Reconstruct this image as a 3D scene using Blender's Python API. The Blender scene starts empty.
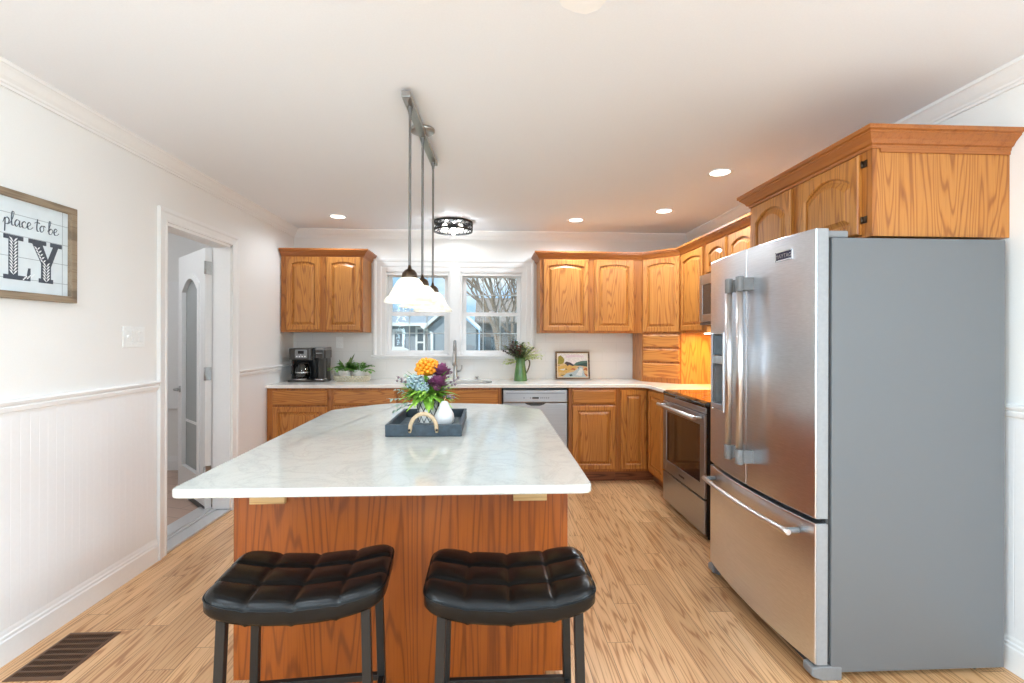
import bpy, bmesh, math, random
from mathutils import Vector, Matrix
R = math.radians
scene = bpy.context.scene
C = scene.collection

# ---------------------------------------------------------------- camera, world, sun, big lights, exposure
cam_d = bpy.data.cameras.new('camera')
cam_d.sensor_width = 36.0
cam_d.lens = 483.4 / 1024 * 36.0
cam_d.shift_y = -(341.5 - 337.86) / 1024
cam_d.clip_start = 0.02
cam = bpy.data.objects.new('camera', cam_d)
cam.location = (0, 0, 1.3456)
cam.rotation_euler = (Matrix.Rotation(-0.0488, 4, 'Z') @ Matrix.Rotation(R(90), 4, 'X') @ Matrix.Rotation(0.003, 4, 'Z')).to_euler()
C.objects.link(cam)
scene.camera = cam

vs = scene.view_settings
vs.view_transform = 'Standard'
vs.look = 'None'
vs.exposure = 0.20
vs.gamma = 1.0
vs.use_curve_mapping = False
scene.cycles.use_denoising = True
scene.cycles.max_bounces = 10
scene.cycles.diffuse_bounces = 5
scene.cycles.glossy_bounces = 4
scene.cycles.transparent_max_bounces = 12
scene.cycles.sample_clamp_indirect = 6.0
scene.cycles.caustics_reflective = False
scene.cycles.caustics_refractive = False

def lin(c):
    r = []
    for v in c[:3]:
        v /= 255.0
        r.append(v / 12.92 if v <= 0.04045 else ((v + 0.055) / 1.055) ** 2.4)
    return (r[0], r[1], r[2], 1.0)

world = bpy.data.worlds.new('sky')
scene.world = world
world.use_nodes = True
wn = world.node_tree
wn.nodes.clear()
w_out = wn.nodes.new('ShaderNodeOutputWorld')
w_bg = wn.nodes.new('ShaderNodeBackground')
w_tc = wn.nodes.new('ShaderNodeTexCoord')
w_map = wn.nodes.new('ShaderNodeMapping')
w_map.inputs['Scale'].default_value = (2.2, 2.2, 7.0)
w_noise = wn.nodes.new('ShaderNodeTexNoise')
w_noise.inputs['Scale'].default_value = 1.6
w_noise.inputs['Detail'].default_value = 5.0
w_ramp = wn.nodes.new('ShaderNodeValToRGB')
w_ramp.color_ramp.elements[0].position = 0.5
w_ramp.color_ramp.elements[0].color = lin((168, 208, 244))
w_ramp.color_ramp.elements[1].position = 0.68
w_ramp.color_ramp.elements[1].color = lin((244, 247, 250))
wn.links.new(w_tc.outputs['Generated'], w_map.inputs['Vector'])
wn.links.new(w_map.outputs['Vector'], w_noise.inputs['Vector'])
wn.links.new(w_noise.outputs['Fac'], w_ramp.inputs['Fac'])
wn.links.new(w_ramp.outputs['Color'], w_bg.inputs['Color'])
w_bg.inputs['Strength'].default_value = 1.15
wn.links.new(w_bg.outputs['Background'], w_out.inputs['Surface'])

def light(name, kind, loc, energy, color=(1, 1, 1), rot=(0, 0, 0), size=None, size_y=None, radius=None, spot=None, spread=None):
    d = bpy.data.lights.new(name, kind)
    d.energy = energy
    d.color = color
    if kind == 'AREA':
        d.shape = 'RECTANGLE'
        d.size = size
        d.size_y = size_y or size
        if spread: d.spread = R(spread)
    if radius is not None and kind in ('POINT', 'SPOT'): d.shadow_soft_size = radius
    if spot: d.spot_size = R(spot); d.spot_blend = 0.5
    o = bpy.data.objects.new(name, d)
    o.location = loc
    o.rotation_euler = rot
    C.objects.link(o)
    return o

sun = light('sun', 'SUN', (0, 0, 10), 3.4, (1.0, 0.95, 0.88), (R(50), 0, R(-38)))
# added fill light at the unseen patio doors, behind the camera
light('rear_fill_light', 'AREA', (0.0, -3.28, 1.2), 48, (0.80, 0.91, 1.0), (R(90), 0, 0), 3.2, 2.1)
# two added fill lights at invented side windows, brightening upper walls and ceiling
light('side_fill_right', 'AREA', (2.20, -1.2, 1.62), 215, (0.76, 0.89, 1.0), (0, R(90), 0), 0.95, 1.5)
light('side_fill_left', 'AREA', (-2.06, -1.2, 1.62), 215, (0.76, 0.89, 1.0), (0, R(-90), 0), 0.95, 1.5)
# added fill spots without fixtures, behind the camera
for lx, ly in ((-1.2, 0.2), (1.3, 0.2), (-1.2, -1.6), (1.3, -1.6)):
    light('dining_fill_spot', 'SPOT', (lx, ly, 2.43), 45, (0.78, 0.90, 1.0), radius=0.08, spot=168)

# ---------------------------------------------------------------- materials
MATS = {}
def nmat(name):
    m = bpy.data.materials.new(name)
    m.use_nodes = True
    nt = m.node_tree
    return m, nt, nt.nodes['Principled BSDF']

def N(nt, typ, **kw):
    n = nt.nodes.new(typ)
    for k, v in kw.items():
        if k.startswith('_'):
            setattr(n, k[1:], v)
        else:
            key = int(k[1:]) if k[0] == 'i' and k[1:].isdigit() else k.replace('__', ' ')
            s = n.inputs[key]
            if isinstance(v, bpy.types.NodeSocket): nt.links.new(v, s)
            else: s.default_value = v
    return n

def math_n(nt, op, a, b=None, c=None):
    n = nt.nodes.new('ShaderNodeMath')
    n.operation = op
    for i, v in enumerate((a, b, c)):
        if v is None: continue
        if isinstance(v, bpy.types.NodeSocket): nt.links.new(v, n.inputs[i])
        else: n.inputs[i].default_value = v
    return n.outputs[0]

def ramp(nt, fac, stops, interp='LINEAR'):
    n = nt.nodes.new('ShaderNodeValToRGB')
    cr = n.color_ramp
    cr.interpolation = interp
    while len(cr.elements) < len(stops): cr.elements.new(0.5)
    for e, (p, c) in zip(cr.elements, stops):
        e.position = p
        e.color = lin(c) if max(c) > 1.0 else (c[0], c[1], c[2], 1)
    nt.links.new(fac, n.inputs['Fac'])
    return n.outputs['Color']

def plain(name, rgb, rough=0.5, metal=0.0, bump=0.0, bscale=60.0, var=0.04, coat=0.0, spec=0.5):
    """a painted or moulded surface: slight procedural mottling of colour and relief"""
    if name in MATS: return MATS[name]
    m, nt, b = nmat(name)
    tc = N(nt, 'ShaderNodeTexCoord')
    no = N(nt, 'ShaderNodeTexNoise', Vector=tc.outputs['Object'], Scale=bscale, Detail=2.0)
    c = lin(rgb)
    lo = tuple(max(0, x * (1 - var)) for x in c[:3]); hi = tuple(min(1, x * (1 + var)) for x in c[:3])
    nt.links.new(ramp(nt, no.outputs['Fac'], [(0.3, lo), (0.7, hi)]), b.inputs['Base Color'])
    b.inputs['Roughness'].default_value = rough
    b.inputs['Metallic'].default_value = metal
    b.inputs['Specular IOR Level'].default_value = spec
    if coat: b.inputs['Coat Weight'].default_value = coat
    if bump:
        bn = N(nt, 'ShaderNodeBump', Height=no.outputs['Fac'], Strength=bump, Distance=0.002)
        nt.links.new(bn.outputs['Normal'], b.inputs['Normal'])
    MATS[name] = m
    return m

def oak(name, axis, light_c, mid_c, dark_c, freq=165.0, across=6.0, along=0.5, rough=0.42):
    """stained oak: contour lines of a stretched noise field make cathedral grain along the given axis"""
    m, nt, b = nmat(name)
    tc = N(nt, 'ShaderNodeTexCoord')
    oi = N(nt, 'ShaderNodeObjectInfo')
    off = N(nt, 'ShaderNodeVectorMath', _operation='SCALE', i0=(3.1, 7.7, 5.3), Scale=math_n(nt, 'MULTIPLY', oi.outputs['Random'], 9.0))
    v0 = N(nt, 'ShaderNodeVectorMath', _operation='ADD', i0=tc.outputs['Object'], i1=off.outputs[0])
    sc = [across] * 3; sc['XYZ'.index(axis)] = along
    fs = [170.0] * 3; fs['XYZ'.index(axis)] = 5.0
    v1 = N(nt, 'ShaderNodeVectorMath', _operation='MULTIPLY', i0=v0.outputs[0], i1=tuple(sc))
    v2 = N(nt, 'ShaderNodeVectorMath', _operation='MULTIPLY', i0=v0.outputs[0], i1=tuple(fs))
    n1 = N(nt, 'ShaderNodeTexNoise', Vector=v1.outputs[0], Scale=1.0, Detail=2.5, Roughness=0.42)
    n2 = N(nt, 'ShaderNodeTexNoise', Vector=v2.outputs[0], Scale=1.0, Detail=2.0)
    wob = math_n(nt, 'MULTIPLY_ADD', n2.outputs['Fac'], 0.9, math_n(nt, 'MULTIPLY', n1.outputs['Fac'], freq))
    ring = math_n(nt, 'MULTIPLY_ADD', math_n(nt, 'SINE', wob), 0.5, 0.5)
    col1 = ramp(nt, ring, [(0.0, dark_c), (0.2, mid_c), (0.6, light_c), (1.0, light_c)])
    pores = ramp(nt, n2.outputs['Fac'], [(0.32, (0.70, 0.62, 0.52)), (0.5, (1, 1, 1)), (0.75, (1, 1, 1))])
    mix = N(nt, 'ShaderNodeMix', _data_type='RGBA', _blend_type='MULTIPLY', i0=0.55)
    nt.links.new(col1, mix.inputs[6]); nt.links.new(pores, mix.inputs[7])
    nt.links.new(mix.outputs[2], b.inputs['Base Color'])
    b.inputs['Roughness'].default_value = rough
    b.inputs['Coat Weight'].default_value = 0.06
    b.inputs['Coat Roughness'].default_value = 0.2
    bn = N(nt, 'ShaderNodeBump', Height=n2.outputs['Fac'], Strength=0.12, Distance=0.001)
    nt.links.new(bn.outputs['Normal'], b.inputs['Normal'])
    MATS[name] = m
    return m

OAK = ((188, 124, 56), (181, 116, 49), (154, 91, 36))
FRM = ((172, 105, 42), (166, 99, 38), (140, 80, 29))
oak('oak_z', 'Z', *OAK)
oak('oak_x', 'X', *OAK)
oak('oak_frame', 'Z', *FRM, freq=150)
oak('oak_y', 'Y', *OAK)
CRW = ((164, 97, 41), (160, 93, 37), (148, 84, 32))
oak('oak_crown_x', 'X', *CRW, freq=14, across=22, along=0.8)
oak('oak_crown_y', 'Y', *CRW, freq=14, across=22, along=0.8)
ISL = ((152, 78, 17), (146, 74, 15), (122, 58, 9))
oak('oak_island', 'Z', *ISL, freq=150, across=5.0, along=0.3)
oak('oak_toe', 'X', (150, 92, 56), (136, 80, 46), (104, 58, 30))
oak('frame_wood', 'Y', (150, 132, 110), (134, 116, 96), (118, 102, 84), freq=12, across=14, along=3.0, rough=0.7)
oak('pale_wood', 'X', (206, 170, 118), (192, 154, 102), (160, 120, 74), freq=20, across=20, along=2.0, rough=0.6)
oak('walnut_frame', 'X', (122, 92, 62), (106, 78, 50), (76, 54, 34), freq=20, across=30, along=2.0, rough=0.5)

def floor_mat():
    m, nt, b = nmat('oak_plank_floor')
    tc = N(nt, 'ShaderNodeTexCoord')
    sp = N(nt, 'ShaderNodeSeparateXYZ', Vector=tc.outputs['Object'])
    W, L = 0.112, 1.15
    xs = math_n(nt, 'DIVIDE', math_n(nt, 'ADD', sp.outputs['X'], 10.0), W)
    ix = math_n(nt, 'FLOOR', xs)
    wn1 = N(nt, 'ShaderNodeTexWhiteNoise', _noise_dimensions='1D', W=ix)
    ys = math_n(nt, 'ADD', math_n(nt, 'DIVIDE', math_n(nt, 'ADD', sp.outputs['Y'], 20.0), L), math_n(nt, 'MULTIPLY', wn1.outputs['Value'], 7.0))
    iy = math_n(nt, 'FLOOR', ys)
    cv = N(nt, 'ShaderNodeCombineXYZ', X=ix, Y=iy)
    wn2 = N(nt, 'ShaderNodeTexWhiteNoise', _noise_dimensions='2D', Vector=cv.outputs[0])
    rnd = wn2.outputs['Value']
    gv = N(nt, 'ShaderNodeCombineXYZ', X=math_n(nt, 'MULTIPLY', sp.outputs['X'], 13.0), Y=math_n(nt, 'MULTIPLY', sp.outputs['Y'], 0.6), Z=math_n(nt, 'MULTIPLY', rnd, 60.0))
    n1 = N(nt, 'ShaderNodeTexNoise', Vector=gv.outputs[0], Scale=1.0, Detail=2.0, Roughness=0.4)
    fv = N(nt, 'ShaderNodeCombineXYZ', X=math_n(nt, 'MULTIPLY', sp.outputs['X'], 220.0), Y=math_n(nt, 'MULTIPLY', sp.outputs['Y'], 7.0), Z=rnd)
    n2 = N(nt, 'ShaderNodeTexNoise', Vector=fv.outputs[0], Scale=1.0, Detail=2.0)
    wob = math_n(nt, 'MULTIPLY_ADD', n2.outputs['Fac'], 1.0, math_n(nt, 'MULTIPLY', n1.outputs['Fac'], 96.0))
    ring = math_n(nt, 'MULTIPLY_ADD', math_n(nt, 'SINE', wob), 0.5, 0.5)
    col1 = ramp(nt, ring, [(0.0, (186, 132, 84)), (0.08, (204, 153, 104)), (0.22, (226, 180, 130)), (1.0, (233, 188, 139))])
    tint = ramp(nt, rnd, [(0.0, (0.74, 0.68, 0.64)), (0.5, (0.91, 0.88, 0.86)), (1.0, (1.0, 1.0, 1.0))])
    mix = N(nt, 'ShaderNodeMix', _data_type='RGBA', _blend_type='MULTIPLY', i0=1.0)
    nt.links.new(col1, mix.inputs[6]); nt.links.new(tint, mix.inputs[7])
    pores = ramp(nt, n2.outputs['Fac'], [(0.3, (0.72, 0.64, 0.56)), (0.48, (1, 1, 1))])
    mix1 = N(nt, 'ShaderNodeMix', _data_type='RGBA', _blend_type='MULTIPLY', i0=0.5)
    nt.links.new(mix.outputs[2], mix1.inputs[6]); nt.links.new(pores, mix1.inputs[7])
    fx = math_n(nt, 'FRACT', xs); fy = math_n(nt, 'FRACT', ys)
    gx = math_n(nt, 'LESS_THAN', math_n(nt, 'MINIMUM', fx, math_n(nt, 'SUBTRACT', 1.0, fx)), 0.013)
    gy = math_n(nt, 'LESS_THAN', math_n(nt, 'MINIMUM', fy, math_n(nt, 'SUBTRACT', 1.0, fy)), 0.0012)
    gap = math_n(nt, 'MULTIPLY', math_n(nt, 'MAXIMUM', gx, gy), 0.75)
    mix2 = N(nt, 'ShaderNodeMix', _data_type='RGBA', i0=gap)
    nt.links.new(mix1.outputs[2], mix2.inputs[6]); mix2.inputs[7].default_value = lin((120, 78, 44))
    nt.links.new(mix2.outputs[2], b.inputs['Base Color'])
    b.inputs['Roughness'].default_value = 0.3
    b.inputs['Coat Weight'].default_value = 0.25
    b.inputs['Coat Roughness'].default_value = 0.16
    bn = N(nt, 'ShaderNodeBump', Height=math_n(nt, 'SUBTRACT', n2.outputs['Fac'], math_n(nt, 'MULTIPLY', gap, 2.0)), Strength=0.15, Distance=0.001)
    nt.links.new(bn.outputs['Normal'], b.inputs['Normal'])
    MATS['floor'] = m
floor_mat()

def tile_mat(name, c1, c2, mortar, bw, bh, rough, msize=0.004, rot=(0, 0, 0)):
    m, nt, b = nmat(name)
    tc = N(nt, 'ShaderNodeTexCoord')
    mp = N(nt, 'ShaderNodeMapping', Vector=tc.outputs['Object'])
    mp.inputs['Rotation'].default_value = rot
    br = N(nt, 'ShaderNodeTexBrick', Vector=mp.outputs[0], Scale=1.0)
    br.inputs['Color1'].default_value = lin(c1); br.inputs['Color2'].default_value = lin(c2); br.inputs['Mortar'].default_value = lin(mortar)
    br.inputs['Brick Width'].default_value = bw; br.inputs['Row Height'].default_value = bh; br.inputs['Mortar Size'].default_value = msize
    nt.links.new(br.outputs['Color'], b.inputs['Base Color'])
    b.inputs['Roughness'].default_value = rough
    bn = N(nt, 'ShaderNodeBump', Height=br.outputs['Fac'], Strength=-0.15, Distance=0.001)
    nt.links.new(bn.outputs['Normal'], b.inputs['Normal'])
    MATS[name] = m
tile_mat('backsplash', (232, 229, 225), (229, 226, 222), (222, 219, 215), 0.3, 0.1, 0.25, 0.002, (R(-90), 0, 0))
tile_mat('entry_floor', (196, 168, 152), (186, 156, 138), (150, 124, 108), 0.9, 0.15, 0.4, 0.003, (0, 0, R(20)))

def quartz(name, base, vein, sc):
    m, nt, b = nmat(name)
    tc = N(nt, 'ShaderNodeTexCoord')
    n1 = N(nt, 'ShaderNodeTexNoise', Vector=tc.outputs['Object'], Scale=sc, Detail=6.0, Roughness=0.6, Distortion=1.2)
    n2 = N(nt, 'ShaderNodeTexNoise', Vector=tc.outputs['Object'], Scale=160.0, Detail=1.0)
    ridge = math_n(nt, 'ABSOLUTE', math_n(nt, 'SUBTRACT', n1.outputs['Fac'], 0.5))
    c = ramp(nt, ridge, [(0.0, vein), (0.03, tuple((a + 2 * q) / 3 for a, q in zip(vein, base))), (0.12, base)])
    sp = ramp(nt, n2.outputs['Fac'], [(0.3, (0.95, 0.95, 0.94)), (0.55, (1, 1, 1))])
    mix = N(nt, 'ShaderNodeMix', _data_type='RGBA', _blend_type='MULTIPLY', i0=1.0)
    nt.links.new(c, mix.inputs[6]); nt.links.new(sp, mix.inputs[7])
    nt.links.new(mix.outputs[2], b.inputs['Base Color'])
    b.inputs['Roughness'].default_value = 0.08
    MATS[name] = m
quartz('island_quartz', (204, 206, 201), (193, 195, 191), 6.0)
quartz('counter_quartz', (238, 235, 230), (232, 229, 223), 4.0)

def brushed(name, rgb, rough, axis_scale, bump=0.06):
    m, nt, b = nmat(name)
    tc = N(nt, 'ShaderNodeTexCoord')
    v = N(nt, 'ShaderNodeVectorMath', _operation='MULTIPLY', i0=tc.outputs['Object'], i1=axis_scale)
    n = N(nt, 'ShaderNodeTexNoise', Vector=v.outputs[0], Scale=1.0, Detail=3.0)
    c = lin(rgb)
    nt.links.new(ramp(nt, n.outputs['Fac'], [(0.3, tuple(x * 0.93 for x in c[:3])), (0.7, tuple(min(1, x * 1.05) for x in c[:3]))]), b.inputs['Base Color'])
    b.inputs['Metallic'].default_value = 1.0
    b.inputs['Roughness'].default_value = rough
    b.inputs['Anisotropic'].default_value = 0.4
    bn = N(nt, 'ShaderNodeBump', Height=n.outputs['Fac'], Strength=bump, Distance=0.001)
    nt.links.new(bn.outputs['Normal'], b.inputs['Normal'])
    MATS[name] = m
brushed('steel_y', (226, 230, 236), 0.28, (300.0, 3.0, 420.0))
brushed('steel_range', (176, 179, 184), 0.32, (300.0, 3.0, 420.0))
brushed('steel_x', (172, 173, 176), 0.4, (3.0, 300.0, 420.0))
brushed('steel_handle', (224, 224, 226), 0.32, (200.0, 200.0, 6.0), 0.02)
brushed('nickel', (178, 177, 175), 0.3, (90.0, 90.0, 90.0), 0.02)
brushed('rod_metal', (122, 119, 116), 0.5, (90.0, 90.0, 90.0), 0.02)
brushed('bronze', (88, 74, 62), 0.4, (60.0, 60.0, 60.0), 0.02)
brushed('chrome', (214, 214, 216), 0.12, (40.0, 40.0, 40.0), 0.0)
plain('aluminium', (214, 216, 218), 0.28, metal=0.55, var=0.02)

plain('wall_paint', (236, 234, 231), 0.6, bump=0.05, bscale=180, var=0.01)
plain('ceiling_paint', (240, 244, 250), 0.7, bump=0.06, bscale=140, var=0.012)
plain('trim_white', (238, 237, 236), 0.35, var=0.01)
plain('wainscot_white', (235, 234, 234), 0.4, var=0.01)
plain('fridge_gray', (106, 109, 112), 0.42, bump=0.12, bscale=420, var=0.03)
plain('mid_gray', (128, 130, 132), 0.4)
plain('dark_gray', (62, 63, 65), 0.4)
plain('gasket', (66, 66, 68), 0.7)
plain('black_plastic', (26, 26, 27), 0.3)
plain('espresso_plastic', (58, 54, 50), 0.28)
plain('black_metal', (17, 18, 19), 0.45)
plain('black_glass', (12, 12, 13), 0.05, coat=0.5)
plain('oven_glass', (34, 28, 25), 0.06, coat=0.4)
plain('micro_glass', (62, 56, 53), 0.12)
plain('white_plastic', (240, 240, 238), 0.3)
plain('ceramic_white', (236, 236, 236), 0.3)
plain('vent_brown', (104, 76, 56), 0.45, metal=0.3)
plain('vent_dark', (40, 28, 22), 0.7)
plain('tray_blue', (58, 70, 80), 0.6, bump=0.3, bscale=40, var=0.25)
plain('tray_floor', (92, 108, 122), 0.6, bump=0.3, bscale=40, var=0.2)
plain('rattan', (214, 204, 180), 0.7, var=0.12)
plain('rope_handle', (196, 172, 140), 0.6, var=0.1)
plain('leaf_green', (112, 168, 58), 0.5, bscale=30, var=0.35)
plain('leaf_lime', (158, 206, 80), 0.5, bscale=30, var=0.3)
plain('leaf_fern', (104, 160, 58), 0.5, bscale=30, var=0.35)
plain('leaf_olive', (92, 108, 64), 0.55, bscale=30, var=0.4)
plain('leaf_sage', (150, 172, 160), 0.6, bscale=30, var=0.2)
plain('leaf_pale', (196, 206, 130), 0.55, bscale=30, var=0.25)
plain('petal_orange', (246, 150, 26), 0.55, bscale=50, var=0.3)
plain('petal_purple', (122, 60, 98), 0.6, bscale=50, var=0.3)
plain('petal_blue', (150, 172, 178), 0.6, bscale=50, var=0.2)
plain('petal_rust', (122, 66, 44), 0.6, bscale=50, var=0.3)
plain('berry_dark', (62, 32, 34), 0.4, var=0.3)
plain('sprig_mauve', (136, 118, 128), 0.6, var=0.3)
plain('stem_brown', (96, 84, 60), 0.6, var=0.2)
plain('vase_green', (84, 122, 70), 0.12, bscale=14, var=0.25)
plain('sign_board', (218, 226, 230), 0.6, bscale=20, var=0.03)
plain('sign_ink', (72, 78, 88), 0.7, bscale=60, var=0.12)
plain('sign_groove', (150, 158, 164), 0.8)
plain('sign_white', (232, 236, 238), 0.7)
plain('screen_dark', (20, 22, 26), 0.2)
plain('badge_navy', (40, 42, 66), 0.3)
plain('blue_gray', (96, 110, 122), 0.15)
plain('plant_pot', (240, 238, 234), 0.35)
plain('soil', (60, 46, 36), 0.9, var=0.3)
plain('siding_gray', (150, 156, 164), 0.7, var=0.03)
plain('siding_brown', (146, 136, 130), 0.7, var=0.05)
plain('roof_shingle', (158, 166, 174), 0.8, bscale=8, var=0.12)
plain('roof_brown', (150, 136, 126), 0.85, bscale=8, var=0.15)
plain('house_trim', (240, 240, 240), 0.5)
plain('house_glass', (92, 104, 112), 0.1)
plain('bark', (140, 122, 106), 0.9, bump=0.4, bscale=12, var=0.25)
plain('lawn', (120, 122, 84), 0.95, bscale=3, var=0.3)
plain('fence_wood', (112, 104, 98), 0.8, bscale=6, var=0.15)

def leather():
    m, nt, b = nmat('black_leather')
    tc = N(nt, 'ShaderNodeTexCoord')
    vo = N(nt, 'ShaderNodeTexVoronoi', Vector=tc.outputs['Object'], Scale=420.0)
    no = N(nt, 'ShaderNodeTexNoise', Vector=tc.outputs['Object'], Scale=40.0, Detail=3.0)
    nt.links.new(ramp(nt, no.outputs['Fac'], [(0.3, (6, 7, 8)), (0.7, (13, 14, 16))]), b.inputs['Base Color'])
    b.inputs['Roughness'].default_value = 0.27
    b.inputs['Specular IOR Level'].default_value = 0.28
    bn = N(nt, 'ShaderNodeBump', Height=vo.outputs['Distance'], Strength=0.12, Distance=0.0008)
    bn2 = N(nt, 'ShaderNodeBump', Height=no.outputs['Fac'], Strength=0.25, Distance=0.003, Normal=bn.outputs['Normal'])
    nt.links.new(bn2.outputs['Normal'], b.inputs['Normal'])
    MATS['black_leather'] = m
leather()

def glass(name, tint=(255, 255, 255), gloss=0.07):
    m = bpy.data.materials.new(name); m.use_nodes = True
    nt = m.node_tree; nt.nodes.clear()
    out = N(nt, 'ShaderNodeOutputMaterial')
    tr = N(nt, 'ShaderNodeBsdfTransparent', Color=lin(tint))
    gl = N(nt, 'ShaderNodeBsdfGlossy', Roughness=0.02)
    fr = N(nt, 'ShaderNodeFresnel', IOR=1.45)
    mx = N(nt, 'ShaderNodeMixShader')
    nt.links.new(math_n(nt, 'MULTIPLY', fr.outputs[0], gloss / 0.04), mx.inputs[0])
    nt.links.new(tr.outputs[0], mx.inputs[1]); nt.links.new(gl.outputs[0], mx.inputs[2])
    nt.links.new(mx.outputs[0], out.inputs[0])
    MATS[name] = m
glass('window_glass', (246, 250, 250), 0.03)
glass('carafe_glass', (150, 150, 146), 0.10)
glass('door_glass', (235, 238, 238), 0.06)
_nt = MATS['door_glass'].node_tree
_df = N(_nt, 'ShaderNodeBsdfTranslucent', Color=lin((228, 232, 232)))
_dd = N(_nt, 'ShaderNodeBsdfDiffuse', Color=lin((222, 226, 226)))
_m1 = N(_nt, 'ShaderNodeMixShader', i0=0.5, i1=_df.outputs[0], i2=_dd.outputs[0])
_o = _nt.nodes['Material Output']
_m2 = N(_nt, 'ShaderNodeMixShader', i0=0.6, i1=_o.inputs[0].links[0].from_socket, i2=_m1.outputs[0])
_nt.links.new(_m2.outputs[0], _o.inputs[0])

def emis(name, rgb, strength, base=(250, 250, 250)):
    m, nt, b = nmat(name)
    b.inputs['Base Color'].default_value = lin(base)
    b.inputs['Emission Color'].default_value = lin(rgb)
    b.inputs['Emission Strength'].default_value = strength
    b.inputs['Roughness'].default_value = 0.4
    MATS[name] = m
emis('lamp_lens', (255, 250, 242), 4.0)
def bulb_glass():
    m = bpy.data.materials.new('bulb_glow'); m.use_nodes = True
    nt = m.node_tree; nt.nodes.clear()
    mx = N(nt, 'ShaderNodeMixShader', i0=0.35)
    nt.links.new(N(nt, 'ShaderNodeBsdfTransparent').outputs[0], mx.inputs[1])
    nt.links.new(N(nt, 'ShaderNodeEmission', Color=lin((255, 250, 240)), Strength=8.0).outputs[0], mx.inputs[2])
    nt.links.new(mx.outputs[0], N(nt, 'ShaderNodeOutputMaterial').inputs[0])
    MATS['bulb_glow'] = m
bulb_glass()
emis('display_glow', (90, 130, 150), 0.5, (20, 20, 24))

def alabaster():
    m, nt, b = nmat('alabaster_glass')
    tc = N(nt, 'ShaderNodeTexCoord')
    no = N(nt, 'ShaderNodeTexNoise', Vector=tc.outputs['Object'], Scale=14.0, Detail=4.0, Distortion=1.5)
    c = ramp(nt, no.outputs['Fac'], [(0.3, (238, 232, 214)), (0.6, (250, 248, 242))])
    nt.links.new(c, b.inputs['Base Color'])
    b.inputs['Roughness'].default_value = 0.25
    b.inputs['Subsurface Weight'].default_value = 0.0
    b.inputs['Transmission Weight'].default_value = 0.0
    nt.links.new(c, b.inputs['Emission Color'])
    b.inputs['Emission Strength'].default_value = 0.2
    tl = N(nt, 'ShaderNodeBsdfTranslucent', Color=c)
    mx = N(nt, 'ShaderNodeMixShader', i0=0.5)
    nt.links.new(b.outputs[0], mx.inputs[1]); nt.links.new(tl.outputs[0], mx.inputs[2])
    nt.links.new(mx.outputs[0], nt.nodes['Material Output'].inputs[0])
    MATS['alabaster_glass'] = m
alabaster()

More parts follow.
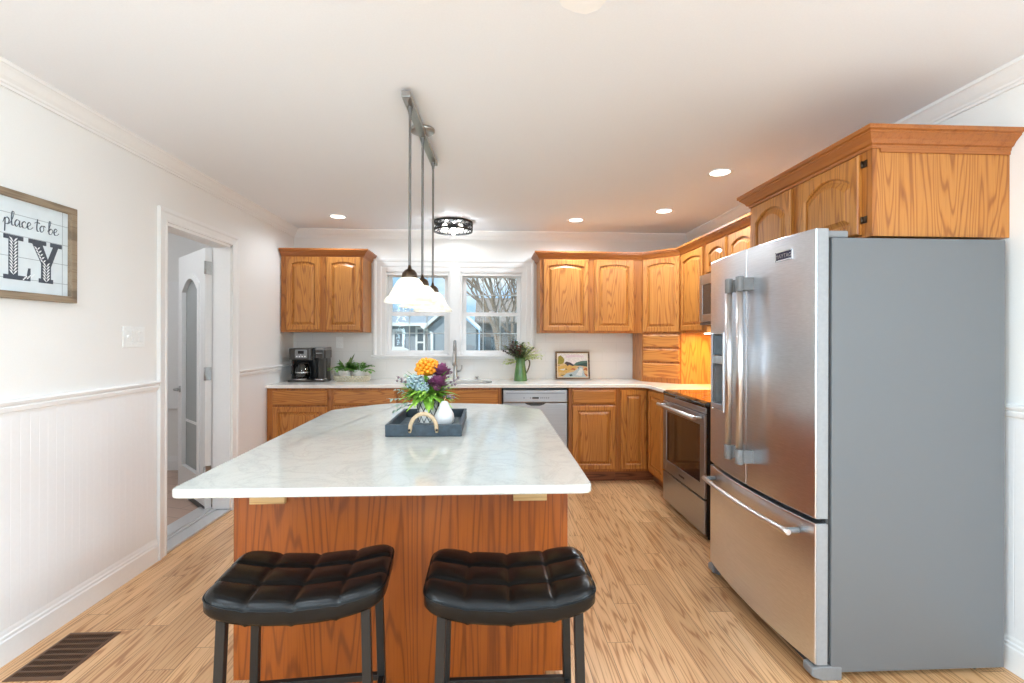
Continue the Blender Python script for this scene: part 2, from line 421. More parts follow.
# ---------------------------------------------------------------- mesh helpers
class MB:
    def __init__(s):
        s.v = []; s.f = []; s.M = Matrix.Identity(4); s.sm = []
    def add(s, verts, faces, smooth=False):
        o = len(s.v)
        for p in verts: s.v.append(tuple(s.M @ Vector(p)))
        for f in faces: s.f.append(tuple(i + o for i in f)); s.sm.append(smooth)
        return s
    def box(s, x0, x1, y0, y1, z0, z1):
        vs_ = [(x0, y0, z0), (x1, y0, z0), (x1, y1, z0), (x0, y1, z0), (x0, y0, z1), (x1, y0, z1), (x1, y1, z1), (x0, y1, z1)]
        return s.add(vs_, [(0, 3, 2, 1), (4, 5, 6, 7), (0, 1, 5, 4), (1, 2, 6, 5), (2, 3, 7, 6), (3, 0, 4, 7)])
    def prism(s, poly, a0, a1, axis='Z'):
        n = len(poly)
        def P(u, w, a): return {'Z': (u, w, a), 'Y': (u, a, w), 'X': (a, u, w)}[axis]
        vs_ = [P(u, w, a0) for u, w in poly] + [P(u, w, a1) for u, w in poly]
        fs = [tuple(range(n - 1, -1, -1)), tuple(range(n, 2 * n))] + [(i, (i + 1) % n, n + (i + 1) % n, n + i) for i in range(n)]
        return s.add(vs_, fs)
    def loops(s, loops, cap0=True, cap1=True, smooth=False, closed=True):
        n = len(loops[0]); vs_ = [p for l in loops for p in l]; fs = []
        for k in range(len(loops) - 1):
            for i in range(n if closed else n - 1):
                j = (i + 1) % n
                fs.append((k * n + i, k * n + j, (k + 1) * n + j, (k + 1) * n + i))
        s.add(vs_, fs, smooth)
        o = len(s.v) - len(vs_)
        if cap0: s.f.append(tuple(o + i for i in range(n - 1, -1, -1))); s.sm.append(False)
        if cap1: s.f.append(tuple(o + (len(loops) - 1) * n + i for i in range(n))); s.sm.append(False)
        return s
    def lathe(s, prof, c=(0, 0, 0), n=32, smooth=True, cap0=False, cap1=False):
        ls = [[(c[0] + r * math.cos(2 * math.pi * i / n), c[1] + r * math.sin(2 * math.pi * i / n), c[2] + z) for i in range(n)] for r, z in prof]
        return s.loops(ls, cap0, cap1, smooth)
    def tube(s, pts, r, n=10, closed=False, caps=True, flat=1.0):
        pts = [Vector(p) for p in pts]; ls = []; m = len(pts); up = None
        for i, p in enumerate(pts):
            a = pts[i - 1] if (i or closed) else p; b = pts[(i + 1) % m] if (i < m - 1 or closed) else p
            t = (b - a).normalized()
            if up is None:
                up = Vector((0, 0, 1)) if abs(t.z) < 0.9 else Vector((1, 0, 0))
            x = t.cross(up)
            if x.length < 1e-6: x = t.cross(Vector((0, 1, 0.1)))
            x.normalize(); y = x.cross(t).normalized(); up = y
            rr = r[i] if isinstance(r, (list, tuple)) else r
            ls.append([tuple(p + x * rr * math.cos(2 * math.pi * k / n) + y * rr * flat * math.sin(2 * math.pi * k / n)) for k in range(n)])
        if closed: ls.append(ls[0]); caps = False
        return s.loops(ls, caps, caps, True)
    def ball(s, c, r, n=10, m=6):
        rx, ry, rz = r if isinstance(r, (list, tuple)) else (r, r, r)
        ls = []
        for j in range(m + 1):
            a = -math.pi / 2 + math.pi * j / m; q = max(math.cos(a), 0.02)
            ls.append([(c[0] + rx * q * math.cos(2 * math.pi * i / n), c[1] + ry * q * math.sin(2 * math.pi * i / n), c[2] + rz * math.sin(a)) for i in range(n)])
        return s.loops(ls, True, True, True)
    def leaf(s, p, d, L, W, up=Vector((0, 0, 1)), droop=0.0, seg=4, fold=0.15):
        """a curved, folded leaf blade from p in direction d"""
        p = Vector(p); d = Vector(d).normalized(); side = d.cross(up)
        if side.length < 1e-4: side = Vector((1, 0, 0))
        side.normalize(); nrm = side.cross(d).normalized()
        vs_ = []; fs = []
        for i in range(seg + 1):
            t = i / seg; w = W * 0.5 * math.sin(math.pi * min(1, 0.08 + t * 0.92)) ** 0.8
            if i == seg: w = W * 0.02
            q = p + d * L * t + nrm * (-droop * L * t * t)
            vs_ += [tuple(q - side * w + nrm * fold * w), tuple(q), tuple(q + side * w + nrm * fold * w)]
        for i in range(seg):
            a = i * 3; fs += [(a, a + 1, a + 4, a + 3), (a + 1, a + 2, a + 5, a + 4)]
        return s.add(vs_, fs, True)
    def sweep(s, path, prof, closed=False):
        """profile (outward, z) swept along an XY path with mitred corners; outward is to the right of travel"""
        P = [Vector(p).to_2d() for p in path]; n = len(P); ls = []
        def nr(a, b):
            d = (b - a).normalized(); return Vector((d.y, -d.x))
        for i in range(n):
            if closed or 0 < i < n - 1:
                n1 = nr(P[i - 1], P[i]); n2 = nr(P[i], P[(i + 1) % n])
                m = (n1 + n2); m = m / (m.dot(n1))
            elif i == 0: m = nr(P[0], P[1])
            else: m = nr(P[-2], P[-1])
            ls.append([(P[i].x + m.x * o, P[i].y + m.y * o, z) for o, z in prof])
        if closed: ls.append(ls[0])
        return s.loops(ls, not closed, not closed, False)

LOC = {}
def mesh_obj(name, mb, mat, parent=None, bevel=0.0, smooth=False, world=False, seg=2):
    me = bpy.data.meshes.new(name)
    vv = mb.v
    if parent is not None and world:
        l = LOC[root_of(parent).name]; vv = [(a - l[0], b - l[1], c - l[2]) for a, b, c in vv]
    me.from_pydata(vv, [], mb.f)
    for p, sm in zip(me.polygons, mb.sm): p.use_smooth = sm or smooth
    me.validate()
    b = bmesh.new(); b.from_mesh(me); bmesh.ops.recalc_face_normals(b, faces=b.faces); b.to_mesh(me); b.free()
    me.materials.append(MATS[mat])
    o = bpy.data.objects.new(name, me)
    C.objects.link(o)
    if parent is not None: o.parent = parent
    if bevel:
        md = o.modifiers.new('bevel', 'BEVEL'); md.width = bevel; md.segments = seg; md.limit_method = 'ANGLE'; md.angle_limit = R(35)
        md.harden_normals = False
    return o

def root_of(o):
    while o.parent: o = o.parent
    return o

def thing(name, label, cat, loc=(0, 0, 0), rz=0.0, group=None):
    o = bpy.data.objects.new(name, None)
    o.empty_display_size = 0.05
    C.objects.link(o)
    o.location = loc; o.rotation_euler = (0, 0, rz)
    o['label'] = label; o['category'] = cat
    if group: o['group'] = group
    LOC[o.name] = loc
    return o

def struct(name, mb, mat, parent=None, bevel=0.0, label=None, smooth=False):
    o = mesh_obj(name, mb, mat, parent, bevel, smooth)
    if parent is None: o['kind'] = 'structure'
    if label: o['label'] = label
    return o

def single(name, mb, mat, label, cat, loc, bevel=0.0, group=None):
    """a thing that is one mesh; vertices given in world space, origin moved to loc"""
    mb.v = [(a - loc[0], b - loc[1], c - loc[2]) for a, b, c in mb.v]
    o = mesh_obj(name, mb, mat, None, bevel)
    o.location = loc
    o['label'] = label; o['category'] = cat
    if group: o['group'] = group
    return o

def dup(root, label=None, loc=None, rz=None):
    r = root.copy(); C.objects.link(r)
    if label: r['label'] = label
    if loc is not None: r.location = loc
    if rz is not None: r.rotation_euler = (0, 0, rz)
    LOC[r.name] = tuple(r.location)
    for ch in list(root.children):
        c = ch.copy(); C.objects.link(c); c.parent = r
        for g in list(ch.children):
            d = g.copy(); C.objects.link(d); d.parent = c
    return r

def rrect(w, h, r, n=4, cx=0, cy=0):
    pts = []
    for qx, qy, a0 in ((1, 1, 0), (-1, 1, 90), (-1, -1, 180), (1, -1, 270)):
        for i in range(n + 1):
            a = R(a0 + 90 * i / n)
            pts.append((cx + qx * (w / 2 - r) + r * math.cos(a), cy + qy * (h / 2 - r) + r * math.sin(a)))
    return pts

# ---------------------------------------------------------------- room shell
XL, XR, YB, YR, H = -1.99, 2.134, 5.052, -3.2, 2.45

struct('floor', MB().box(XL, XR, YR, YB, -0.06, 0.0), 'floor')
struct('ceiling', MB().box(XL - 0.13, XR + 0.13, YR - 0.13, YB + 0.15, H, H + 0.08), 'ceiling_paint')

def wall_cells(mb, axis, t0, t1, u0, u1, z0, z1, holes):
    us = sorted({u0, u1, *[h[0] for h in holes], *[h[1] for h in holes]}); zs = sorted({z0, z1, *[h[2] for h in holes], *[h[3] for h in holes]})
    for a, b in zip(us, us[1:]):
        for c, d in zip(zs, zs[1:]):
            if any(h[0] - 1e-6 <= a and b <= h[1] + 1e-6 and h[2] - 1e-6 <= c and d <= h[3] + 1e-6 for h in holes): continue
            if axis == 'X': mb.box(t0, t1, a, b, c, d)
            else: mb.box(a, b, t0, t1, c, d)
    return mb

DY0, DY1, DZ = 3.085, 3.850, 2.055            # doorway in the left wall
struct('wall_left', wall_cells(MB(), 'X', XL - 0.13, XL, YR, YB, 0, H, [(DY0, DY1, 0, DZ), (-2.0, -0.4, 1.1, 2.15)]), 'wall_paint')
struct('wall_right', wall_cells(MB(), 'X', XR, XR + 0.13, YR, YB, 0, H, [(-2.0, -0.4, 1.1, 2.15)]), 'wall_paint')
WX0, WX1, WM0, WM1, WZ0, WZ1 = -1.06, 0.352, -0.41, -0.285, 1.165, 2.03
struct('wall_back', wall_cells(MB(), 'Y', YB, YB + 0.15, XL - 0.13, XR + 0.13, -0.06, H, [(WX0, WM0, WZ0, WZ1), (WM1, WX1, WZ0, WZ1)]), 'wall_paint')
PX0, PX1, PZ1 = -1.6, 1.6, 2.2
struct('wall_rear', wall_cells(MB(), 'Y', YR - 0.13, YR, XL - 0.13, XR + 0.13, 0, H, [(PX0, PX1, 0.02, PZ1)]), 'wall_paint')

# wide unseen patio doors, added as a light opening in the rear wall
dr = MB()
for a, b in ((PX0, PX0 + 0.09), (-0.07, 0.07), (PX1 - 0.09, PX1)): dr.box(a, b, YR - 0.1, YR - 0.04, 0.02, PZ1)
for c, d in ((0.02, 0.14), (PZ1 - 0.1, PZ1)): dr.box(PX0, PX1, YR - 0.099, YR - 0.041, c, d)
d2 = struct('door_2', dr, 'trim_white', bevel=0.004)
struct('pane', MB().box(PX0 + 0.09, PX1 - 0.09, YR - 0.072, YR - 0.068, 0.14, PZ1 - 0.1), 'window_glass', d2)

for k_, xw in ((3, XL - 0.06), (4, XR + 0.06)):  # unseen side windows, added as openings for the side fill lights
    wf_ = MB(); wall_cells(wf_, 'X', xw - 0.03, xw + 0.03, -2.0, -0.4, 1.1, 2.15, [(-1.94, -1.22, 1.16, 2.09), (-1.18, -0.46, 1.16, 2.09)])
    w_ = struct(f'window_{k_}', wf_, 'trim_white')
    struct('pane', MB().box(xw - 0.003, xw + 0.003, -1.94, -0.46, 1.16, 2.09), 'window_glass', w_)

# crown moulding round the ceiling
CP = [(0, 2.368), (0.011, 2.368), (0.013, 2.378), (0.019, 2.382), (0.022, 2.390), (0.034, 2.402), (0.05, 2.425), (0.058, 2.434), (0.064, 2.436), (0.066, 2.45), (0, 2.45)]
struct('trim_1', MB().sweep([(XL, YR), (XL, YB), (XR, YB), (XR, YR)], CP), 'trim_white')
# baseboards
BP = [(0, 0), (0.017, 0), (0.017, 0.095), (0.013, 0.101), (0.013, 0.112), (0.009, 0.118), (0.008, 0.130), (0.004, 0.142), (0, 0.142)]
struct('baseboard_left', MB().sweep([(XL, YR), (XL, 3.0)], BP), 'trim_white')
struct('baseboard_right', MB().sweep([(XR, 2.05), (XR, YR)], BP), 'trim_white')
# chair rails
CR = [(0, 1.018), (0.008, 1.018), (0.010, 1.028), (0.016, 1.034), (0.020, 1.050), (0.014, 1.056), (0.024, 1.064), (0.028, 1.074), (0.022, 1.082), (0, 1.082)]
struct('trim_2', MB().sweep([(XL, YR), (XL, 3.0)], CR), 'trim_white')
struct('trim_3', MB().sweep([(XL, 3.93), (XL, 5.04)], CR), 'trim_white')
struct('trim_4', MB().sweep([(XR, 2.2), (XR, YR)], CR), 'trim_white')

def beadboard(x, sgn, y0, y1, z0, z1):
    pts = []; y = y0; st = 0.0425
    while y < y1 - 1e-6:
        e = min(y + st, y1)
        pts += [(x + sgn * 0.006, y), (x + sgn * 0.006, e - 0.005), (x + sgn * 0.0055, e - 0.0035), (x + sgn * 0.0055, e - 0.0015)]
        y = e
    pts += [(x + sgn * 0.006, y1), (x, y1), (x, y0)]
    return MB().prism(pts, z0, z1)
struct('trim_5', beadboard(XL, 1, YR, 3.0, 0.14, 1.02), 'wainscot_white')
struct('trim_6', beadboard(XL, 1, 3.93, 4.44, 0.0, 1.02), 'wainscot_white')
struct('trim_7', beadboard(XR, -1, YR, 2.2, 0.14, 1.02), 'wainscot_white')

# door casing: profiled boards round the doorway
def casing_u(mb, y0, y1, zt, w, x):
    prof = [(0, 0), (0.0, 0.012), (0.012, 0.014), (0.02, 0.010), (w - 0.03, 0.014), (w - 0.02, 0.02), (w, 0.022), (w, 0)]
    ls = []
    for (yy, zz, dy, dz) in ((y0, 0, -1, 0), (y0, zt, -1, 1), (y1, zt, 1, 1), (y1, 0, 1, 0)):
        ls.append([(x + d, yy + dy * o, zz + dz * o) for o, d in prof])
    return mb.loops(ls, True, True)
struct('trim_8', casing_u(MB(), DY0, DY1, DZ, 0.08, XL), 'trim_white')
jm = MB()
jm.box(XL - 0.13, XL, DY0, DY0 + 0.018, 0.02, DZ); jm.box(XL - 0.13, XL, DY1 - 0.018, DY1, 0.02, DZ); jm.box(XL - 0.13, XL, DY0, DY1, DZ - 0.018, DZ)
struct('trim_9', jm, 'trim_white')
th = MB(); th.box(XL - 0.14, XL + 0.004, DY0, DY1, 0, 0.016); th.box(XL - 0.25, XL - 0.13, DY0 - 0.02, DY1 + 0.02, 0.0, 0.026); th.box(XL - 0.13, XL - 0.10, DY0, DY1, 0.016, 0.022)
struct('trim_10', th, 'aluminium', bevel=0.003, label='aluminium threshold strip in the doorway')

# window casing with mullion, apron and stool
def frame_rect(mb, x0, x1, z0, z1, w, prof, yw):
    ls = []
    for (x, z, dx, dz) in ((x0, z0, -1, -1), (x0, z1, -1, 1), (x1, z1, 1, 1), (x1, z0, 1, -1)):
        ls.append([(x + dx * o, yw - d, z + dz * o) for o, d in prof])
    ls.append(ls[0])
    return mb.loops(ls, False, False)
wc = MB()
prof = [(0, 0), (0, 0.012), (0.012, 0.016), (0.05, 0.016), (0.06, 0.024), (0.08, 0.026), (0.08, 0)]
ls = []
for (x, z, dx, dz) in ((-1.10, 1.165, -1, 0), (-1.10, 2.075, -1, 1), (0.395, 2.075, 1, 1), (0.395, 1.165, 1, 0)):
    ls.append([(x + dx * o, YB - d, z + dz * o) for o, d in prof])
wc.loops(ls, True, True)
wc.box(WM0 + 0.012, WM1 - 0.012, YB - 0.018, YB, 1.165, 2.075)
# stepped reveal between casing and sash
for (a, b) in ((-1.10, WX0), (WX1, 0.395)): wc.box(a, b, YB - 0.007, YB, 1.165, 2.075)
wc.box(-1.10, 0.395, YB - 0.0065, YB, WZ1, 2.075)
struct('trim_11', wc, 'trim_white', bevel=0.0015)
ap = MB(); ap.box(-1.20, 0.495, YB - 0.045, YB, 1.148, 1.166); ap.box(-1.18, 0.475, YB - 0.018, YB, 1.125, 1.148)
struct('trim_12', ap, 'trim_white', bevel=0.003)

def window(k, x0, x1):
    fr = MB()
    y0, y1 = YB + 0.03, YB + 0.10
    fr.box(x0, x0 + 0.012, YB, YB + 0.15, WZ0, WZ1); fr.box(x1 - 0.012, x1, YB, YB + 0.15, WZ0, WZ1)
    fr.box(x0, x1, YB, YB + 0.15, WZ1 - 0.012, WZ1); fr.box(x0, x1, YB, YB + 0.15, WZ0, WZ0 + 0.012)
    w = struct(f'window_{k}', fr, 'trim_white', bevel=0.001)
    zm = 1.593; s = 0.04
    lo = MB()
    for a, b, c, d in ((x0 + 0.012, x0 + 0.012 + s, WZ0 + 0.012, zm + 0.02), (x1 - 0.012 - s, x1 - 0.012, WZ0 + 0.012, zm + 0.02)): lo.box(a, b, YB + 0.045, YB + 0.075, c, d)
    lo.box(x0 + 0.012, x1 - 0.012, YB + 0.0455, YB + 0.0745, WZ0 + 0.012, WZ0 + 0.047); lo.box(x0 + 0.012, x1 - 0.012, YB + 0.0455, YB + 0.0745, zm - 0.022, zm + 0.02)
    up = MB()
    for a, b in ((x0 + 0.012, x0 + 0.012 + s), (x1 - 0.012 - s, x1 - 0.012)): up.box(a, b, YB + 0.08, YB + 0.11, zm - 0.02, WZ1 - 0.012)
    up.box(x0 + 0.012, x1 - 0.012, YB + 0.0805, YB + 0.1095, WZ1 - 0.05, WZ1 - 0.012); up.box(x0 + 0.012, x1 - 0.012, YB + 0.0805, YB + 0.1095, zm - 0.02, zm + 0.02)
    l_ = struct('lower_sash', lo, 'trim_white', w, 0.002); u_ = struct('upper_sash', up, 'trim_white', w, 0.002)
    gx0, gx1 = x0 + 0.052, x1 - 0.052
    for (sash, yy, za, zb) in ((l_, YB + 0.06, WZ0 + 0.047, zm - 0.022), (u_, YB + 0.095, zm + 0.02, WZ1 - 0.05)):
        mt = MB()
        for i in (1, 2):
            xx = gx0 + (gx1 - gx0) * i / 3; mt.box(xx - 0.005, xx + 0.005, yy - 0.004, yy + 0.004, za, zb)
        zc = (za + zb) / 2; mt.box(gx0, gx1, yy - 0.0035, yy + 0.0035, zc - 0.005, zc + 0.005)
        struct('muntin_grid', mt, 'trim_white', sash)
        struct('pane', MB().box(gx0, gx1, yy - 0.006, yy + 0.006, za, zb), 'window_glass', sash)
    struct('sash_lock', MB().box((x0 + x1) / 2 - 0.03, (x0 + x1) / 2 + 0.03, YB + 0.035, YB + 0.06, zm + 0.02, zm + 0.03), 'trim_white', w, 0.003)
    hr = MB(); hr.box(x0 + 0.013, x1 - 0.013, YB + 0.006, YB + 0.042, WZ1 - 0.04, WZ1 - 0.013)
    struct('blind_headrail', hr, 'mid_gray' if False else 'trim_white', w, 0.003)
window(1, WX0, WM0)
window(2, WM1, WX1)

# backsplash tile, floor to wall behind the counter
struct('wall_backsplash', wall_cells(MB(), 'Y', YB - 0.006, YB, XL, 1.52, 0.90, 1.40, [(-1.19, 0.49, 1.124, 1.41)]), 'backsplash')

# entry room beyond the doorway
struct('floor_entry', MB().box(-4.2, XL - 0.0, 1.2, 5.3, -0.06, -0.001), 'entry_floor')
struct('wall_entry_back', MB().box(-4.2, XL - 0.13, 5.05, 5.15, 0, H), 'wall_paint')
struct('wall_entry_left', MB().box(-4.3, -4.2, 1.2, 5.15, 0, H), 'wall_paint')
struct('wall_entry_front', MB().box(-4.3, XL - 0.13, 1.1, 1.2, 0, H), 'wall_paint')
struct('ceiling_entry', MB().box(-4.3, XL - 0.13, 1.1, 5.15, H, H + 0.08), 'ceiling_paint')
struct('baseboard_entry', MB().sweep([(-4.2, 5.05), (XL - 0.13, 5.05)], BP), 'trim_white')
light('entry_fill_light', 'POINT', (-3.1, 3.2, 2.25), 20, (0.92, 0.97, 1.0), radius=0.12)  # added fill light to brighten the entry room, no fixture

# ---------------------------------------------------------------- oak cabinets
def arch_pts(w, s, inset, zb, zs, rise, n=12):
    """closed opening outline: bottom-left, bottom-right, up the right side, arch back to the left"""
    x0, x1 = s + inset, w - s - inset
    pts = [(x0, zb + inset), (x1, zb + inset)]
    hw = (x1 - x0) / 2; cx = (x0 + x1) / 2
    for i in range(n + 1):
        x = x1 + (x0 - x1) * i / n
        t = (x - cx) / hw
        pts.append((x, zs - inset + rise * (1 - t * t) if rise else zs - inset))
    return pts

def raised_door(parent, x0, x1, z0, z1, arch=0.0, grain='oak_z', y=0.0, s=0.05, name='door'):
    w, h = x1 - x0, z1 - z0; n = 12; t = 0.019
    zs = h - s - arch * 1.0
    def outer(i): return [(i, i), (w - i, i)] + [(w - i + (2 * i - w) * k / n, h - i) for k in range(n + 1)]
    def L(pts, yy): return [(x0 + a, yy, z0 + b) for a, b in pts]
    o1 = arch_pts(w, s, 0, s, zs, arch, n)
    m = MB()
    m.loops([L(outer(0), y), L(outer(0), y - t + 0.005), L(outer(0.005), y - t), L(arch_pts(w, s, -0.006, s, zs, arch, n), y - t), L(o1, y - t + 0.006), L(o1, y - 0.004)], True, False)
    d = mesh_obj(name, m, grain, parent)
    p = MB()
    p.loops([L(arch_pts(w, s, -0.004, s, zs, arch, n), y - 0.002), L(arch_pts(w, s, -0.004, s, zs, arch, n), y - t + 0.014), L(arch_pts(w, s, 0.009, s, zs, arch * 0.98, n), y - t + 0.014),
             L(arch_pts(w, s, 0.026, s, zs, arch * 0.92, n), y - t + 0.003), L(arch_pts(w, s, 0.029, s, zs, arch * 0.91, n), y - t + 0.001)], True, True)
    mesh_obj('panel', p, grain, d)
    return d

def drawer_front(parent, x0, x1, z0, z1, grain='oak_x', y=0.0):
    t = 0.019; b = 0.012
    def rc(i, yy): return [(x0 + i, yy, z0 + i), (x1 - i, yy, z0 + i), (x1 - i, yy, z1 - i), (x0 + i, yy, z1 - i)]
    return mesh_obj('drawer', MB().loops([rc(0, y), rc(0, y - t + 0.006), rc(b, y - t)], True, True), grain, parent)

CCP = [(0.0, 0.0), (0.006, 0.0), (0.008, 0.012), (0.016, 0.016), (0.024, 0.030), (0.040, 0.046), (0.046, 0.050), (0.046, 0.056), (0.055, 0.060), (0.055, 0.076), (0.0, 0.076)]
def cab_crown(parent, path, z, grain='oak_crown_x', name='crown_molding'):
    return mesh_obj(name, MB().sweep(path, [(o, z + q) for o, q in CCP]), grain, parent)

def cabinet(label, loc, rz, w, d, h, doors=(), drawers=(), toe=0.0, crown=None, end_grain='oak_z', front_x='oak_x', name='kitchen_cabinet', group=None, cat='cabinet', hollow=False):
    t = thing(name, label, cat, loc, rz, group)
    fr = 0.019
    body = MB()
    if hollow:      # open-topped sink base: sides, floor and back
        body.box(0, 0.018, fr, d, toe, h); body.box(w - 0.018, w, fr, d, toe, h); body.box(0.018, w - 0.018, fr, d, toe, toe + 0.018); body.box(0.018, w - 0.018, d - 0.012, d, toe + 0.018, h)
    else: body.box(0, w, fr, d, toe, h)
    mesh_obj('carcass', body, end_grain, t, 0.001)
    # face frame with openings behind the doors
    ff = MB()
    holes = [(a + 0.012, b - 0.012, c + 0.012, e - 0.012) for a, b, c, e, *_ in list(doors) + list(drawers)]
    wall_cells(ff, 'Y', 0, fr, 0, w, toe, h, holes)
    mesh_obj('face_frame', ff, 'oak_frame', t)
    for a, b, c, e, arch in doors: raised_door(t, a, b, c, e, arch)
    for a, b, c, e in drawers: drawer_front(t, a, b, c, e, front_x)
    if toe: mesh_obj('toe_kick', MB().box(0.0, w, 0.075, 0.09, 0, toe), 'oak_toe', t)
    if crown: cab_crown(t, crown, h - 0.008)
    return t

UZ, UH = 1.395, 0.728
YU = YB - 0.33
G_UP, G_LO = 'oak wall cabinets', 'oak base cabinets'
cabinet('oak wall cabinet with two arched doors, above the coffee maker left of the windows', (-1.981, YU, UZ), 0, 0.775, 0.329, UH,
        doors=[(0.055, 0.368, 0.02, UH - 0.008, 0.024), (0.428, 0.752, 0.02, UH - 0.008, 0.024)], crown=[(0, 0), (0.775, 0), (0.775, 0.329)], group=G_UP)
cabinet('oak wall cabinet with two arched doors, right of the windows above the landscape painting', (0.503, YU, UZ), 0, 1.02, 0.329, UH,
        doors=[(0.034, 0.478, 0.02, UH - 0.008, 0.024), (0.538, 0.93, 0.02, UH - 0.008, 0.024)], group=G_UP)
DG = math.sqrt(2) * 0.281
def diag_cabinet(label, z, h, name, doors=(), drawers=()):
    t = thing(name, label, 'cabinet', (1.5235, YU, z), R(-45), G_UP if doors else None)
    s2 = math.sqrt(0.5)
    def loc2(x, y):          # world xy to local
        dx, dy = x - 1.5235, y - YU
        return (dx * s2 - dy * s2, dx * s2 + dy * s2)
    e = 0.0205
    pts = [(1.5235, YU), (1.8045, YU - 0.281), (XR - 0.001, YU - 0.281), (XR - 0.001, YB - 0.0065), (1.5235, YB - 0.0065)]
    poly = [loc2(*p) for p in pts]
    poly = [(poly[0][0] + e, poly[0][1] + e), (poly[1][0] - e, poly[1][1] + e)] + poly[1:] + [poly[0]]
    poly = [poly[0], poly[1], loc2(1.8045, YU - 0.281), *[loc2(*p) for p in pts[2:]], loc2(1.5235, YU)]
    mesh_obj('carcass', MB().prism(poly, 0, h), 'oak_z', t)
    ff = MB()
    wall_cells(ff, 'Y', 0, 0.019, 0.0, DG, 0, h, [(a + 0.012, b - 0.012, c + 0.012, e_ - 0.012) for a, b, c, e_, *_ in list(doors) + list(drawers)])
    mesh_obj('face_frame', ff, 'oak_frame', t)
    for a, b, c, e_, arch in doors: raised_door(t, a, b, c, e_, arch)
    for a, b, c, e_ in drawers: drawer_front(t, a, b, c, e_, 'oak_x')
    return t
diag_cabinet('angled oak corner wall cabinet with one tall arched door above three small drawers', UZ, UH, 'corner_cabinet', doors=[(0.012, DG - 0.012, 0.012, UH - 0.008, 0.024)])
diag_cabinet('angled oak unit of three small drawers standing on the counter under the corner cabinet', 0.919, UZ - 0.9195, 'drawer_unit',
             drawers=[(0.014, DG - 0.014, 0.045, 0.185), (0.014, DG - 0.014, 0.205, 0.325), (0.014, DG - 0.014, 0.340, 0.462)])
# right wall uppers (local x runs toward the camera)
XU = 1.804
cabinet('oak wall cabinet with one tall narrow arched door, between corner cabinet and microwave', (XU, 4.440, UZ), R(-90), 0.525, 0.329, UH,
        doors=[(0.02, 0.475, 0.02, UH - 0.008, 0.024)], group=G_UP, front_x='oak_x')
cabinet('short oak wall cabinet with two small arched doors, directly above the microwave', (XU, 3.914, 1.862), R(-90), 0.785, 0.329, UZ + UH - 1.862,
        doors=[(0.02, 0.34, 0.02, 0.253, 0.032), (0.388, 0.73, 0.02, 0.253, 0.032)], group=G_UP)
# filler cabinet between microwave cabinet and fridge cabinet
cabinet('narrow oak wall cabinet beside the refrigerator, mostly hidden by it', (XU, 3.128, UZ), R(-90), 0.27, 0.329, UH,
        doors=[(0.015, 0.255, 0.02, UH - 0.008, 0.03)], group=G_UP)
ccr = MB().sweep([(0.503, YB), (0.503, YU), (1.5235, YU), (1.8045, YU - 0.2815), (1.8045, 2.86)], [(o, 2.115 + q) for o, q in CCP])
single('crown_molding', ccr, 'oak_crown_x', 'dark-stained oak crown running along the tops of the right-hand wall cabinets', 'molding', (0.503, YU, 2.115))
# over-fridge cabinet
fc = cabinet('deep oak cabinet above the refrigerator with two arched doors and a broad end panel', (1.548, 2.79, 1.762), R(-90), 0.91, 0.585, 0.362,
        doors=[(0.035, 0.405, 0.016, 0.346, 0.055), (0.468, 0.855, 0.016, 0.346, 0.055)], crown=[(0, 0.198), (0, 0), (0.91, 0), (0.91, 0.585)], group=G_UP)
mesh_obj('end_molding', MB().box(0.91, 0.9165, 0.03, 0.583, 0.338, 0.356), 'oak_crown_y', fc, 0.002)
for zz in (0.06, 0.29):
    h_ = MB(); h_.lathe([(0.0045, 0), (0.0045, 0.028)], (0.862, -0.006, zz), 8, True, True, True); h_.box(0.862, 0.884, -0.004, 0.0, zz, zz + 0.028)
    mesh_obj('hinge', h_, 'bronze', fc)

# base cabinets (face at YB - 0.61)
YF = YB - 0.61
BH = 0.887
def base(label, x0, x1, doors, drawers, **k):
    return cabinet(label, (x0, YF, 0), 0, x1 - x0, 0.602, BH, doors=doors, drawers=drawers, toe=0.105, group=G_LO, name='base_cabinet', **k)
base('oak base cabinet with one drawer and one door under the coffee maker', -1.983, -1.421, [(0.052, 0.533, 0.13, 0.72, 0)], [(0.052, 0.533, 0.738, 0.866)])
base('wide oak sink base cabinet under the windows with false drawer fronts', -1.4205, 0.122, [(0.028, 0.50, 0.13, 0.72, 0), (0.53, 1.0, 0.13, 0.72, 0), (1.04, 1.51, 0.13, 0.72, 0)],
     [(0.028, 0.583, 0.738, 0.866), (0.63, 1.0, 0.738, 0.866), (1.04, 1.51, 0.738, 0.866)], hollow=True)
base('oak base cabinet with one drawer over one panelled door, right of the dishwasher', 0.743, 1.2005, [(0.034, 0.436, 0.13, 0.72, 0)], [(0.034, 0.436, 0.738, 0.866)])
# corner base: L-shaped with two doors meeting in the corner
XF = 1.495
t = thing('corner_base_cabinet', 'oak corner base cabinet with two tall doors meeting at a right angle', 'cabinet', (1.201, YF, 0), 0, G_LO)
lp = [(0, 0.019), (0.313, 0.019), (0.313, -0.552), (0.93, -0.552), (0.93, 0.602), (0, 0.602)]
mesh_obj('carcass', MB().prism(lp, 0.105, BH), 'oak_z', t)
mesh_obj('face_frame', wall_cells(MB(), 'Y', 0, 0.0188, 0, 0.294, 0.105, BH, [(0.04, 0.26, 0.142, 0.854)]), 'oak_frame', t)
raised_door(t, 0.028, 0.270, 0.13, 0.866, 0, s=0.05)
mesh_obj('toe_kick', MB().prism([(0, 0.075), (0.369, 0.075), (0.369, -0.552), (0.384, -0.552), (0.384, 0.09), (0, 0.09)], 0, 0.105), 'oak_toe', t)
m = MB(); m.M = Matrix.Translation((0.294, 0, 0)) @ Matrix.Rotation(R(-90), 4, 'Z')
